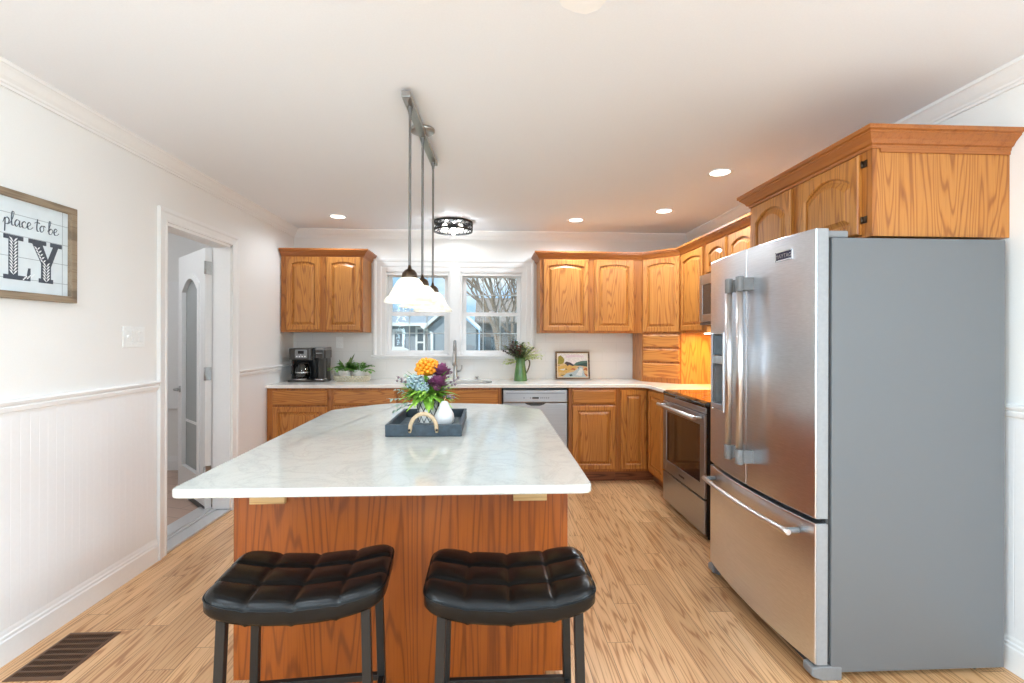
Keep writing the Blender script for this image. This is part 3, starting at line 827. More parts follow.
wall_cells(m, 'Y', 0, 0.0188, 0, 0.552, 0.105, BH, [(0.05, 0.42, 0.142, 0.854)])
mesh_obj('face_frame', m, 'oak_frame', t)
sd = raised_door(t, 0.035, 0.435, 0.13, 0.866, 0, s=0.05)
sd.location = (0.294, 0, 0); sd.rotation_euler = (0, 0, R(-90))
cabinet('slim oak base cabinet between the range and the refrigerator', (XF, 3.108, 0), R(-90), 0.355, 0.635, BH, doors=[(0.02, 0.335, 0.13, 0.72, 0)], drawers=[(0.02, 0.335, 0.738, 0.866)], toe=0.105, group=G_LO, name='base_cabinet')

# countertop with sink cut-out
ct = MB()
z0, z1 = 0.888, 0.918
YC, XC = YB - 0.637, 1.465
SX0, SX1, SY0, SY1 = -0.66, 0.036, 4.50, 4.89
def slab_hole(mb, outer, hole, z0, z1):
    """slab between an outer outline and a hole outline, built as a bmesh fill"""
    bm_ = bmesh.new()
    def ring(p): 
        vs_ = [bm_.verts.new((a, b, z1)) for a, b in p]
        return [bm_.edges.new((vs_[i], vs_[(i + 1) % len(vs_)])) for i in range(len(vs_))]
    e = ring(outer) + (ring(hole) if hole else [])
    bmesh.ops.triangle_fill(bm_, use_beauty=True, use_dissolve=False, edges=e)
    r = bmesh.ops.extrude_face_region(bm_, geom=bm_.faces[:])
    bmesh.ops.translate(bm_, verts=[v for v in r['geom'] if isinstance(v, bmesh.types.BMVert)], vec=(0, 0, z0 - z1))
    bm_.verts.index_update()
    mb.add([tuple(v.co) for v in bm_.verts], [tuple(v.index for v in f.verts) for f in bm_.faces])
    bm_.free()
corner = [(XC - 0.09 + 0.09 * math.sin(R(a)), YC - 0.09 + 0.09 * math.cos(R(a))) for a in (0, 22, 45, 68, 90)]
corner = [(XC - 0.12, YC), (XC - 0.075, YC - 0.008), (XC - 0.03, YC - 0.03), (XC - 0.008, YC - 0.075), (XC, YC - 0.12)]
outer = [(XL, YC)] + corner + [(XC, 3.888), (XR, 3.888), (XR, YB - 0.0062), (XL, YB - 0.0062)]
slab_hole(ct, outer, rrect(SX1 - SX0, SY1 - SY0, 0.12, 6, (SX0 + SX1) / 2, (SY0 + SY1) / 2), z0, z1)
single('countertop', ct, 'counter_quartz', 'long white quartz countertop running under the windows and into the corner', 'countertop', (0, YB, z0), 0.004)
single('countertop', MB().box(XC, XR, 2.752, 3.108, z0, z1), 'counter_quartz', 'short white countertop piece between the range and the refrigerator', 'countertop', (XC, 2.752, z0), 0.004)
# sink
t = thing('kitchen_sink', 'stainless undermount sink set in the counter under the windows', 'sink', ((SX0 + SX1) / 2, (SY0 + SY1) / 2, 0.70))
ls = []
for (dw, zz) in ((0.022, 0.1875), (-0.004, 0.1875), (-0.006, 0.17), (-0.02, 0.02), (-0.09, 0.002), (-0.5, 0.0)):
    ls.append([(a, b, zz) for a, b in rrect(SX1 - SX0 + min(dw, 0.03) if dw > -0.3 else 0.1, SY1 - SY0 + dw if dw > -0.3 else 0.1, 0.12 if dw > -0.08 else (0.1 if dw > -0.3 else 0.045), 6)])
mesh_obj('basin', MB().loops(ls, False, True, True), 'steel_x', t)
mesh_obj('drain', MB().lathe([(0.045, 0.0005), (0.045, 0.004), (0.03, 0.004), (0.028, 0.001)], (0, 0, 0), 20, True, False, True), 'dark_gray', t)
# faucet
t = thing('faucet', 'tall gooseneck pull-down faucet behind the sink under the window mullion', 'faucet', (-0.335, 4.95, 0.918))
fb = MB().lathe([(0.0, 0), (0.03, 0), (0.03, 0.006), (0.024, 0.012), (0.021, 0.03), (0.020, 0.14), (0.016, 0.15)], (0, 0, 0), 20)
pts = [(0, 0, 0.14), (0, 0, 0.30)] + [(0, -0.095 + 0.095 * math.cos(R(a)), 0.30 + 0.095 * math.sin(R(a))) for a in range(15, 181, 15)]
mesh_obj('body', fb, 'nickel', t)
mesh_obj('spout', MB().tube(pts, 0.0125, 12), 'nickel', t)
mesh_obj('spray_head', MB().lathe([(0.011, 0.0), (0.015, -0.01), (0.017, -0.10), (0.019, -0.14), (0.016, -0.145), (0, -0.145)], (0, -0.19, 0.30), 16), 'nickel', t)
mesh_obj('handle', MB().tube([(0.018, 0, 0.085), (0.05, 0, 0.09), (0.062, 0, 0.11), (0.066, 0, 0.15)], [0.012, 0.010, 0.008, 0.009], 10), 'nickel', t)
sb = MB().lathe([(0, 0), (0.022, 0), (0.022, 0.004), (0.012, 0.01), (0.012, 0.022), (0.02, 0.026), (0.018, 0.034), (0, 0.036)], (-0.115, 4.955, 0.918), 16)
single('sink_button', sb, 'nickel', 'small round metal button on the counter behind the sink', 'button', (-0.115, 4.955, 0.918))

# ---------------------------------------------------------------- dishwasher
t = thing('dishwasher', 'stainless dishwasher under the counter, right of the sink base', 'dishwasher', (0.1325, YF, 0))
W = 0.6
mesh_obj('tub', MB().box(0.002, W - 0.002, 0.02, 0.58, 0.09, 0.884), 'dark_gray', t)
mesh_obj('door', MB().box(0.004, W - 0.004, -0.028, 0.02, 0.11, 0.748), 'steel_x', t, 0.006)
cp = mesh_obj('control_panel', MB().box(0.004, W - 0.004, -0.032, 0.02, 0.752, 0.868), 'steel_x', t, 0.008)
mesh_obj('trim_strip', MB().box(0.03, W - 0.03, -0.0345, -0.031, 0.835, 0.842), 'mid_gray', cp)
mesh_obj('display', MB().box(0.27, 0.33, -0.0335, -0.031, 0.788, 0.804), 'screen_dark', cp)
for i, px in enumerate((0.19, 0.25, 0.345, 0.362, 0.380, 0.398, 0.416)):
    mesh_obj('button', MB().box(px, px + 0.009, -0.0335, -0.031, 0.792, 0.800), 'dark_gray', cp)
hp = [(0.22 + 0.16 * i / 12, -0.0005) for i in range(13)]
pk = MB().prism([(0.20, 0.752), (0.40, 0.752), (0.375, 0.735), (0.34, 0.724), (0.26, 0.724), (0.225, 0.735)], -0.030, -0.0275, 'Y')
mesh_obj('handle_pocket', pk, 'screen_dark', t)
mesh_obj('kick_plate', MB().box(0.004, W - 0.004, 0.06, 0.08, 0.0, 0.105), 'black_plastic', t)

# ---------------------------------------------------------------- range
RX = 1.425
t = thing('range', 'stainless slide-in range with black glass cooktop and dark oven window', 'stove', (RX, 3.118, 0))
Wd = 0.762
def rb(x0, x1, y0, y1, z0, z1): return MB().box(x0, x1, y0, y1, z0, z1)
mesh_obj('body', rb(0.016, 0.695, 0.003, Wd - 0.003, 0.035, 0.895), 'black_metal', t, 0.002)
ck = MB(); ck.prism([(0.008, 0.885), (0.0, 0.905), (0.004, 0.916), (0.03, 0.926), (0.70, 0.926), (0.70, 0.90), (0.05, 0.885)], 0.0, Wd, 'Y')
cko = mesh_obj('cooktop', ck, 'black_glass', t, 0.002)
for (cx, cy, r) in ((0.20, 0.20, 0.11), (0.20, 0.56, 0.09), (0.5, 0.2, 0.08), (0.5, 0.56, 0.11)):
    mesh_obj('burner', MB().lathe([(r, 0.9262), (r + 0.004, 0.9264), (r + 0.004, 0.9266), (r, 0.9266)], (cx, cy, 0), 40), 'dark_gray', cko)
mesh_obj('control_strip', rb(0.006, 0.017, 0.002, Wd - 0.002, 0.845, 0.884), 'steel_range', t, 0.004)
od = MB(); wall_cells(od, 'X', 0.0, 0.0155, 0.002, Wd - 0.002, 0.285, 0.842, [(0.075, Wd - 0.075, 0.375, 0.765)])
odo = mesh_obj('oven_door', od, 'steel_range', t, 0.003)
mesh_obj('oven_window', rb(0.004, 0.0158, 0.07, Wd - 0.07, 0.37, 0.77), 'oven_glass', odo)
mesh_obj('logo_plate', rb(-0.0015, 0.001, 0.33, 0.43, 0.318, 0.332), 'dark_gray', odo)
hd = MB().tube([(-0.055, 0.03, 0.815), (-0.055, Wd - 0.03, 0.815)], 0.0135, 14)
hdo = mesh_obj('handle', hd, 'steel_handle', odo)
for yy in (0.055, Wd - 0.055): mesh_obj('handle_mount', MB().tube([(-0.05, yy, 0.815), (0.005, yy, 0.815)], 0.010, 10), 'steel_handle', odo)
mesh_obj('drawer', rb(0.001, 0.0155, 0.002, Wd - 0.002, 0.045, 0.272), 'steel_range', t, 0.004)
mesh_obj('kick_plate', rb(0.07, 0.09, 0.01, Wd - 0.01, 0.0, 0.05), 'black_metal', t)
for yy in (0.05, Wd - 0.05): mesh_obj('foot', MB().lathe([(0.02, 0), (0.02, 0.012), (0.009, 0.014), (0.009, 0.04)], (0.60, yy, 0), 12, True, True, True), 'black_metal', t)
for yy in (0.05, Wd - 0.05): mesh_obj('foot', MB().lathe([(0.02, 0), (0.02, 0.012), (0.009, 0.014), (0.009, 0.04)], (0.055 + 0.01, yy, 0), 12, True, True, True), 'black_metal', t)

# microwave over the range
t = thing('microwave', 'stainless over-the-range microwave mounted above the cooktop', 'microwave', (1.74, 3.13, 1.455))
mesh_obj('body', rb(0.03, 0.385, 0.0, 0.782, 0.0, 0.406), 'dark_gray', t, 0.003)
md = MB(); wall_cells(md, 'X', 0.0, 0.03, 0.19, 0.782, 0.025, 0.405, [(0.25, 0.73, 0.085, 0.325)])
mdo = mesh_obj('door', md, 'steel_range', t, 0.003)
mesh_obj('window', rb(0.004, 0.03, 0.245, 0.735, 0.08, 0.33), 'micro_glass', mdo)
mesh_obj('control_panel', rb(0.0, 0.03, 0.0, 0.186, 0.025, 0.405), 'black_glass', t, 0.003)
mesh_obj('handle', MB().tube([(0.0, 0.215, 0.06), (-0.035, 0.215, 0.07), (-0.035, 0.215, 0.36), (0.0, 0.215, 0.37)], 0.009, 10), 'steel_handle', mdo)
mesh_obj('vent_grille', rb(0.004, 0.03, 0.0, 0.782, 0.0, 0.022), 'dark_gray', t)
light('cooktop_lamp', 'AREA', (1.93, 3.70, 1.448), 5, (1.0, 0.72, 0.28), (0, 0, 0), 0.12, 0.08)
uc = single('undercabinet_lamp', MB().box(1.955, 1.985, 4.05, 4.30, 1.384, 1.3945), 'lamp_lens', 'slim warm undercabinet lamp below the narrow oak cabinet by the microwave', 'lamp', (1.97, 4.2, 1.384), 0.003)
light('undercabinet_glow', 'AREA', (1.97, 4.18, 1.382), 6, (1.0, 0.53, 0.10), (0, 0, 0), 0.03, 0.25)

# ---------------------------------------------------------------- refrigerator
FX, FY0, FY1 = 1.285, 1.838, 2.740
t = thing('refrigerator', 'large stainless french-door refrigerator with grey sides and bottom freezer', 'refrigerator', (FX, FY0, 0))
FW = FY1 - FY0
mesh_obj('case', rb(0.065, 0.785, 0.0, FW, 0.03, 1.745), 'fridge_gray', t, 0.004)
mesh_obj('gasket', rb(0.05, 0.066, 0.012, FW - 0.012, 0.07, 1.74), 'gasket', t)
def bulge(y): return 0.0 - 0.034 * (1 - ((y - FW / 2) / (FW / 2)) ** 2)
def curved_door(y0, y1, z0, z1, hole=None):
    ys = [y0 + (y1 - y0) * i / 14 for i in range(15)]; zs = [z0, z1]
    if hole:
        ys = sorted([y for y in ys if abs(y - hole[0]) > 0.008 and abs(y - hole[1]) > 0.008] + [hole[0], hole[1]]); zs = [z0, hole[2], hole[3], z1]
    m = MB(); vid = {}
    vs_, fs = [], []
    def V(k, p):
        if k not in vid: vid[k] = len(vs_); vs_.append(p)
        return vid[k]
    r = 0.008
    for a, b in zip(ys, ys[1:]):
        for c, d in zip(zs, zs[1:]):
            if hole and a >= hole[0] - 1e-6 and b <= hole[1] + 1e-6 and c >= hole[2] - 1e-6 and d <= hole[3] + 1e-6: continue
            fs.append([V(('f', y, z), (bulge(y), y, z)) for y, z in ((a, c), (a, d), (b, d), (b, c))])
        fs.append([V(('f', a, z0), 0), V(('f', b, z0), 0), V(('b', b, z0), (0.05, b, z0)), V(('b', a, z0), (0.05, a, z0))])
        fs.append([V(('f', a, z1), 0), V(('b', a, z1), (0.05, a, z1)), V(('b', b, z1), (0.05, b, z1)), V(('f', b, z1), 0)])
    for y in (ys[0], ys[-1]):
        fs.append([V(('b', y, z0), (0.05, y, z0))] + [V(('f', y, z), 0) for z in zs] + [V(('b', y, z1), (0.05, y, z1))])
    fs.append([V(('b', y, z0), 0) for y in ys] + [V(('b', y, z1), 0) for y in reversed(ys)])
    m.add(vs_, fs)
    return m
mid = FW / 2
H0 = (0.700, 0.862, 0.955, 1.370)
ld = mesh_obj('door', curved_door(mid + 0.003, FW, 0.636, 1.782, H0), 'steel_y', t, 0.006, seg=3)
rd = mesh_obj('door', curved_door(0.0, mid - 0.003, 0.636, 1.782), 'steel_y', t, 0.006, seg=3)
fd = mesh_obj('freezer_drawer', curved_door(0.0, FW, 0.062, 0.618), 'steel_y', t, 0.006, seg=3)
plain('door_edge_gray', (150, 152, 155), 0.45)
for par_, za_, zb_ in ((rd, 0.638, 1.780), (fd, 0.064, 0.616)):
    mesh_obj('door_edge', MB().box(0.004, 0.049, -0.0016, 0.001, za_, zb_), 'door_edge_gray', par_)
# dispenser
dp = MB(); xb = 0.045
fx0, fx1 = bulge(H0[0]), bulge(H0[1])
dp.add([(fx0, H0[0], H0[2]), (fx1, H0[1], H0[2]), (fx1, H0[1], H0[3]), (fx0, H0[0], H0[3]), (xb, H0[0] + 0.01, H0[2] + 0.02), (xb, H0[1] - 0.01, H0[2] + 0.02), (xb, H0[1] - 0.01, H0[3] - 0.01), (xb, H0[0] + 0.01, H0[3] - 0.01)],
       [(0, 1, 5, 4), (1, 2, 6, 5), (2, 3, 7, 6), (3, 0, 4, 7), (4, 5, 6, 7)])
dpo = mesh_obj('dispenser', dp, 'mid_gray', ld)
mesh_obj('dispenser_display', MB().box(-0.004, 0.02, H0[0] + 0.008, H0[1] - 0.008, 1.255, 1.362), 'blue_gray', ld, 0.002)
mesh_obj('dispenser_bar', MB().box(-0.012, 0.02, H0[0] + 0.002, H0[1] - 0.002, 1.205, 1.25), 'steel_y', ld, 0.003)
mesh_obj('dispenser_tray', MB().box(-0.012, 0.04, H0[0] + 0.002, H0[1] - 0.002, 0.955, 0.985), 'steel_y', ld, 0.003)
fr_ = MB()
for a, b, c, d in ((H0[0] - 0.008, H0[0] + 0.003, H0[2] - 0.008, H0[3] + 0.008), (H0[1] - 0.003, H0[1] + 0.008, H0[2] - 0.008, H0[3] + 0.008)):
    xx = bulge((a + b) / 2); fr_.box(xx - 0.006, xx + 0.01, a, b, c, d)
mesh_obj('dispenser_frame', fr_, 'steel_handle', ld, 0.002)
# handles
def bar_handle(parent, y):
    bx = bulge(y) - 0.062
    m = MB(); pr = rrect(0.026, 0.032, 0.009, 3)
    m.loops([[(bx + a, y + b, z) for a, b in pr] for z in (0.80, 1.61)], True, True, True)
    h = mesh_obj('handle', m, 'steel_handle', parent)
    for z in (0.785, 1.605):
        k = MB(); k.loops([[(bx + a * 1.15, y + b * 1.15, zz) for a, b in pr] for zz in (z - 0.035, z + 0.035)], True, True, True)
        k.box(bx, bulge(y) + 0.004, y - 0.013, y + 0.013, z - 0.03, z + 0.03)
        mesh_obj('handle_mount', k, 'mid_gray', parent, 0.002)
bar_handle(ld, mid + 0.052)
bar_handle(rd, mid - 0.052)
hp = [(bulge(y) - 0.058, y, 0.560) for y in [0.065 + (FW - 0.13) * i / 20 for i in range(21)]]
mesh_obj('handle', MB().tube(hp, 0.012, 12), 'steel_handle', fd)
for y in (0.085, FW - 0.085): mesh_obj('handle_mount', MB().tube([(bulge(y) - 0.055, y, 0.560), (bulge(y) + 0.01, y, 0.562)], 0.012, 10), 'mid_gray', fd)
# badge
yb0, yb1 = 0.128, 0.222
bd = MB(); bd.add([(bulge(yb0) - 0.0015, yb0, 1.684), (bulge(yb1) - 0.0015, yb1, 1.684), (bulge(yb1) - 0.0015, yb1, 1.718), (bulge(yb0) - 0.0015, yb0, 1.718),
                   (bulge(yb0) + 0.002, yb0, 1.684), (bulge(yb1) + 0.002, yb1, 1.684), (bulge(yb1) + 0.002, yb1, 1.718), (bulge(yb0) + 0.002, yb0, 1.718)],
                  [(0, 1, 2, 3), (4, 7, 6, 5), (0, 4, 5, 1), (1, 5, 6, 2), (2, 6, 7, 3), (3, 7, 4, 0)])
bdo = mesh_obj('badge', bd, 'badge_navy', rd)
bf = MB()
for (a, b, c, d) in ((yb0 - 0.004, yb1 + 0.004, 1.680, 1.685), (yb0 - 0.004, yb1 + 0.004, 1.717, 1.722), (yb0 - 0.004, yb0 + 0.001, 1.680, 1.722), (yb1 - 0.001, yb1 + 0.004, 1.680, 1.722)):
    x_ = min(bulge(a), bulge(b)); bf.box(x_ - 0.002, x_ + 0.004, a, b, c, d)
mesh_obj('badge_frame', bf, 'chrome', rd)
def text_mesh(name, body, size, mat, parent, Mx, extrude=0.0006, align='CENTER'):
    cu = bpy.data.curves.new(name, 'FONT'); cu.body = body; cu.size = size; cu.extrude = extrude; cu.align_x = align; cu.align_y = 'CENTER'
    to = bpy.data.objects.new(name, cu); C.objects.link(to)
    dg = bpy.context.evaluated_depsgraph_get(); dg.update()
    me = bpy.data.meshes.new_from_object(to.evaluated_get(dg))
    bpy.data.objects.remove(to)
    me.transform(Mx); me.materials.clear(); me.materials.append(MATS[mat])
    o = bpy.data.objects.new(name, me); C.objects.link(o); o.parent = parent
    return o
ybm = (yb0 + yb1) / 2
slope = math.atan2(bulge(yb1) - bulge(yb0), yb1 - yb0)
Mb = Matrix.Translation((bulge(ybm) - 0.002, ybm, 1.7005)) @ Matrix.Rotation(R(-90) - slope, 4, 'Z') @ Matrix.Rotation(R(90), 4, 'X')
text_mesh('badge_lettering', 'MAYTAG', 0.024, 'chrome', rd, Mb)
# hinge covers, feet
for y in (0.01, FW - 0.10): mesh_obj('hinge_cover', MB().box(0.01, 0.14, y, y + 0.09, 1.7465, 1.775), 'mid_gray', t, 0.006)
for y in (-0.002, FW - 0.058):
    fm = MB().prism([(-0.012, 0.018), (0.03, 0.0), (0.11, 0.0), (0.11, 0.055), (0.02, 0.058), (-0.012, 0.05)], y, y + 0.06, 'Y')
    mesh_obj('foot', fm, 'mid_gray', t, 0.006)
mesh_obj('kick_grille', rb(0.03, 0.06, 0.06, FW - 0.06, 0.012, 0.055), 'dark_gray', t)
for y in (0.04, FW - 0.08): mesh_obj('roller', MB().lathe([(0.018, -0.02), (0.018, 0.02)], (0, 0, 0), 12, True, True, True), 'black_plastic', t).matrix_local = Matrix.Translation((0.70, y + 0.02, 0.018)) @ Matrix.Rotation(R(90), 4, 'X')

# ---------------------------------------------------------------- island
t = thing('kitchen_island', 'oak kitchen island with overhanging white quartz top, in the room centre', 'island', (-0.31, 1.79, 0))
def isl(mb): return mb
IX0, IX1, IY0, IY1 = -0.915, 0.297, 1.79, 3.06
bs = MB(); bs.box(IX0 + 0.012, IX1 - 0.012, IY0 + 0.012, IY1, 0.105, 0.862)
mesh_obj('carcass', bs, 'oak_island', t, world=True)
bp = MB().prism([(IX0 + 0.02, 0.107), (IX0 + 0.085, 0.107), (IX0 + 0.085, 0.0), (IX1 - 0.085, 0.0), (IX1 - 0.085, 0.107), (IX1 - 0.02, 0.107), (IX1 - 0.02, 0.862), (IX0 + 0.02, 0.862)], IY0, IY0 + 0.012, 'Y')
mesh_obj('back_panel', bp, 'oak_island', t, world=True)
for a, b in ((IX0, IX0 + 0.02), (IX1 - 0.02, IX1)):
    mesh_obj('end_panel', MB().prism([(IY0 - 0.001, 0.107), (IY0 + 0.06, 0.107), (IY1, 0.107), (IY1, 0.862), (IY0 - 0.001, 0.862)], a, b, 'X'), 'oak_island', t, 0.001, world=True)
mesh_obj('toe_kick', MB().box(IX0 + 0.08, IX1 - 0.08, IY0 + 0.013, IY1 - 0.07, 0, 0.105), 'oak_toe', t, world=True)
for x in (-0.79, 0.155): mesh_obj('support_block', MB().box(x - 0.062, x + 0.062, IY0 - 0.02, IY0, 0.747, 0.8615), 'pale_wood', t, 0.002, world=True)
def fillet(pts, rs, n=6):
    out = []
    m = len(pts)
    for i in range(m):
        p = Vector(pts[i]); a = Vector(pts[i - 1]); b = Vector(pts[(i + 1) % m]); r = rs[i]
        if r == 0: out.append(tuple(p)); continue
        u = (a - p).normalized(); w = (b - p).normalized()
        for k in range(n + 1):
            s = k / n
            out.append(tuple((1 - s) ** 2 * (p + u * r) + 2 * s * (1 - s) * p + s * s * (p + w * r)))
    return out
top = fillet([(-0.952, 1.486), (0.326, 1.486), (0.340, 3.085), (0.085, 3.335), (-0.40, 3.42), (-0.71, 3.39), (-0.985, 3.085)], [0.035, 0.035, 0.03, 0.06, 0.2, 0.12, 0.03])
def inset(poly, d):
    cx = sum(p[0] for p in poly) / len(poly); cy = sum(p[1] for p in poly) / len(poly); out = []
    n = len(poly)
    for i in range(n):
        a = Vector(poly[i - 1]); b = Vector(poly[i]); c = Vector(poly[(i + 1) % n])
        t1 = (c - a).normalized(); nn = Vector((-t1.y, t1.x)); out.append((b.x + nn.x * d, b.y + nn.y * d))
    return out
tl = []
for d, z in ((0.006, 0.862), (0.002, 0.8635), (0.0, 0.868), (0.0, 0.884), (0.002, 0.8885), (0.006, 0.890)):
    tl.append([(x, y, z) for x, y in inset(top, d)])
mesh_obj('top', MB().loops(tl, True, True), 'island_quartz', t, world=True)

# ---------------------------------------------------------------- bar stools
def make_stool(label, loc, rz):
    t = thing('bar_stool', label, 'stool', loc, rz, 'saddle bar stools')
    W, D, zt = 0.475, 0.318, 0.654
    nx, ny = 64, 48; cx_, cy_ = 4, 3
    def sup(u): return (abs(u)) ** 7
    def topz(x, y):
        u, v = 2 * x / W, 2 * y / D
        e = (sup(u) + sup(v)) ** (1 / 7.0)
        saddle = 0.030 * u * u - 0.018
        tu, tv = (x / W + 0.5) * cx_, (y / D + 0.5) * cy_
        fu, fv = abs(tu - round(tu)), abs(tv - round(tv))
        gu = math.exp(-(fu / 0.055) ** 2) if 0 < round(tu) < cx_ else 0
        gv = math.exp(-(fv / 0.055) ** 2) if 0 < round(tv) < cy_ else 0
        pil = 0.007 * (abs(math.sin(math.pi * tu)) * abs(math.sin(math.pi * tv))) ** 0.5
        dip = 0.004 * max(gu, gv) + 0.006 * gu * gv
        edge = -0.012 * max(0, (e - 0.90) / 0.10) ** 2
        return zt + saddle + pil - 0.004 - dip + edge
    m = MB(); vs_, fs = [], []
    def warp(u, v):      # square grid to rounded rectangle
        r = (sup(u) + sup(v)) ** (1 / 7.0); q = max(abs(u), abs(v))
        k = q / r if r > 1e-9 else 1
        return u * k * W / 2, v * k * D / 2
    for j in range(ny + 1):
        for i in range(nx + 1):
            x, y = warp(-1 + 2 * i / nx, -1 + 2 * j / ny); vs_.append((x, y, topz(x, y)))
    for j in range(ny):
        for i in range(nx):
            a = j * (nx + 1) + i; fs.append((a, a + 1, a + nx + 2, a + nx + 1))
    rim = [i for i in range(nx + 1)] + [j * (nx + 1) + nx for j in range(1, ny + 1)] + [ny * (nx + 1) + i for i in range(nx - 1, -1, -1)] + [j * (nx + 1) for j in range(ny - 1, 0, -1)]
    base_n = len(vs_); prev = rim
    for (k, dz) in ((1.014, -0.010), (1.014, -0.036), (0.985, -0.046)):
        cur = []
        for r_ in rim:
            x, y, z = vs_[r_]; cur.append(len(vs_)); vs_.append((x * k, y * k, z + dz))
        for a in range(len(rim)):
            b = (a + 1) % len(rim); fs.append((prev[a], cur[a], cur[b], prev[b]))
        prev = cur
    c0 = len(vs_); vs_.append((0, 0, zt - 0.065))
    for a in range(len(rim)): fs.append((prev[a], c0, prev[(a + 1) % len(rim)]))
    m.add(vs_, fs, True)
    st = mesh_obj('seat', m, 'black_leather', t)
    pts = [(vs_[r_][0] * 1.014, vs_[r_][1] * 1.014, vs_[r_][2] - 0.006) for r_ in rim[::2]]
    mesh_obj('piping', MB().tube(pts, 0.0028, 6, closed=True), 'black_leather', st)
    L = 0.0125
    for sx in (-1, 1):
        for sy in (-1, 1):
            x1_, y1_, x0_, y0_ = sx * 0.188, sy * 0.118, sx * 0.205, sy * 0.135
            m = MB(); m.loops([[(x + a * L, y + b * L, z) for a, b in ((-1, -1), (1, -1), (1, 1), (-1, 1))] for x, y, z in ((x0_, y0_, 0.0), (x1_, y1_, 0.604))])
            mesh_obj('leg', m, 'black_metal', t, 0.002)
    def at(z): k = z / 0.604; return 0.205 - 0.017 * k, 0.135 - 0.017 * k
    x_, y_ = at(0.225)
    for sy in (-1, 1): mesh_obj('footrest', MB().box(-x_, x_, sy * y_ - 0.009, sy * y_ + 0.009, 0.215, 0.235), 'black_metal', t, 0.002)
    for sx in (-1, 1): mesh_obj('stretcher', MB().box(sx * x_ - 0.009, sx * x_ + 0.009, -y_, y_, 0.217, 0.233), 'black_metal', t, 0.002)
    fm = MB()
    for sy in (-1, 1): fm.box(-0.2, 0.2, sy * 0.118 - 0.011, sy * 0.118 + 0.011, 0.592, 0.604)
    for sx in (-1, 1): fm.box(sx * 0.188 - 0.011, sx * 0.188 + 0.011, -0.118, 0.118, 0.5925, 0.6035)
    mesh_obj('seat_frame', fm, 'black_metal', t)
    return t
s1 = make_stool('black tufted saddle bar stool, right one, square to the island', (0.063, 1.452, 0), R(0))
dup(s1, 'black tufted saddle bar stool, left one, turned slightly at the island', (-0.538, 1.478, 0), R(4.5))

# ---------------------------------------------------------------- lamps on the ceiling
t = thing('pendant_light', 'linear pendant fixture with three alabaster glass shades over the island', 'light fixture', (-0.352, 2.585, H))
ang = math.atan2(0.03, 0.86)
cnp = MB().lathe([(0.0, 0.0), (0.064, 0.0), (0.064, -0.012), (0.058, -0.016), (0, -0.016)], (0, 0, 0), 32)
mesh_obj('canopy', cnp, 'nickel', t, world=False)
br = MB(); br.M = Matrix.Rotation(-ang, 4, 'Z'); br.box(-0.02, 0.02, -0.435, 0.43, -0.042, -0.016)
mesh_obj('bar', br, 'nickel', t, 0.002)
for y in (-0.335, 0.005, 0.375):
    x = math.sin(ang) * y + 0.0
    mesh_obj('rod', MB().lathe([(0.011, -0.075), (0.012, -0.042), (0.007, -0.08), (0.0062, -0.085), (0.0062, -0.80)][1:], (x, y, 0), 12), 'rod_metal', t)
    cpb = MB().lathe([(0.006, -0.77), (0.010, -0.788), (0.022, -0.794), (0.032, -0.806), (0.036, -0.822), (0.036, -0.832), (0.0, -0.832)], (x, y, 0), 24)
    mesh_obj('shade_cap', cpb, 'bronze', t)
    pr = [(0.030, -0.818), (0.044, -0.824), (0.062, -0.842), (0.078, -0.868), (0.090, -0.892), (0.100, -0.905), (0.112, -0.916), (0.122, -0.928), (0.124, -0.936), (0.120, -0.936), (0.109, -0.921), (0.097, -0.909), (0.086, -0.894), (0.074, -0.868), (0.058, -0.845), (0.042, -0.828), (0.030, -0.822)]
    pr = [(r_ * 0.945, z_ - 0.008) for r_, z_ in pr]
    mesh_obj('shade', MB().lathe(pr, (x, y, 0), 48), 'alabaster_glass', t)
    mesh_obj('bulb', MB().ball((x, y, -0.895), (0.028, 0.028, 0.036), 16, 10), 'bulb_glow', t)
    light('pendant_bulb_light', 'POINT', (-0.352 + x, 2.585 + y, H - 0.90), 2.6, (0.97, 0.98, 1.0), radius=0.036)

# flush fixture with scrollwork
t = thing('ceiling_light', 'round flush ceiling light with dark openwork metal band before the windows', 'light fixture', (-0.341, 4.637, H))
mesh_obj('base', MB().lathe([(0, 0), (0.175, 0), (0.175, -0.008), (0, -0.008)], (0, 0, 0), 40), 'chrome', t)
bnd = MB()
for zz in (-0.012, -0.088): bnd.loops([[( (0.183 + a) * math.cos(2 * math.pi * i / 48), (0.183 + a) * math.sin(2 * math.pi * i / 48), zz + b) for i in range(48)] for a, b in ((-0.004, -0.006), (0.004, -0.006), (0.004, 0.012), (-0.004, 0.012), (-0.004, -0.006))], False, False, True)
for k in range(14):
    a0 = 2 * math.pi * k / 14; a1 = 2 * math.pi * (k + 1) / 14
    for s in (0, 1):
        pts = []
        for i in range(9):
            u = i / 8; a = a0 + (a1 - a0) * u; z = -0.015 - 0.07 * (u if s else 1 - u) ; rr = 0.183 + 0.004 * math.sin(u * math.pi)
            pts.append((rr * math.cos(a), rr * math.sin(a), z - 0.008 * math.sin(2 * math.pi * u)))
        bnd.tube(pts, 0.0045, 6)
mesh_obj('band', bnd, 'black_metal', t)
for k in range(3):
    a = R(90 + 120 * k); x, y = 0.085 * math.cos(a), 0.085 * math.sin(a)
    mesh_obj('bulb', MB().ball((x, y, -0.065), (0.028, 0.028, 0.045), 14, 8), 'bulb_glow', t)
    light('ceiling_bulb_light', 'POINT', (-0.341 + x, 4.637 + y, H - 0.07), 3.6, (0.92, 0.97, 1.0), radius=0.02)

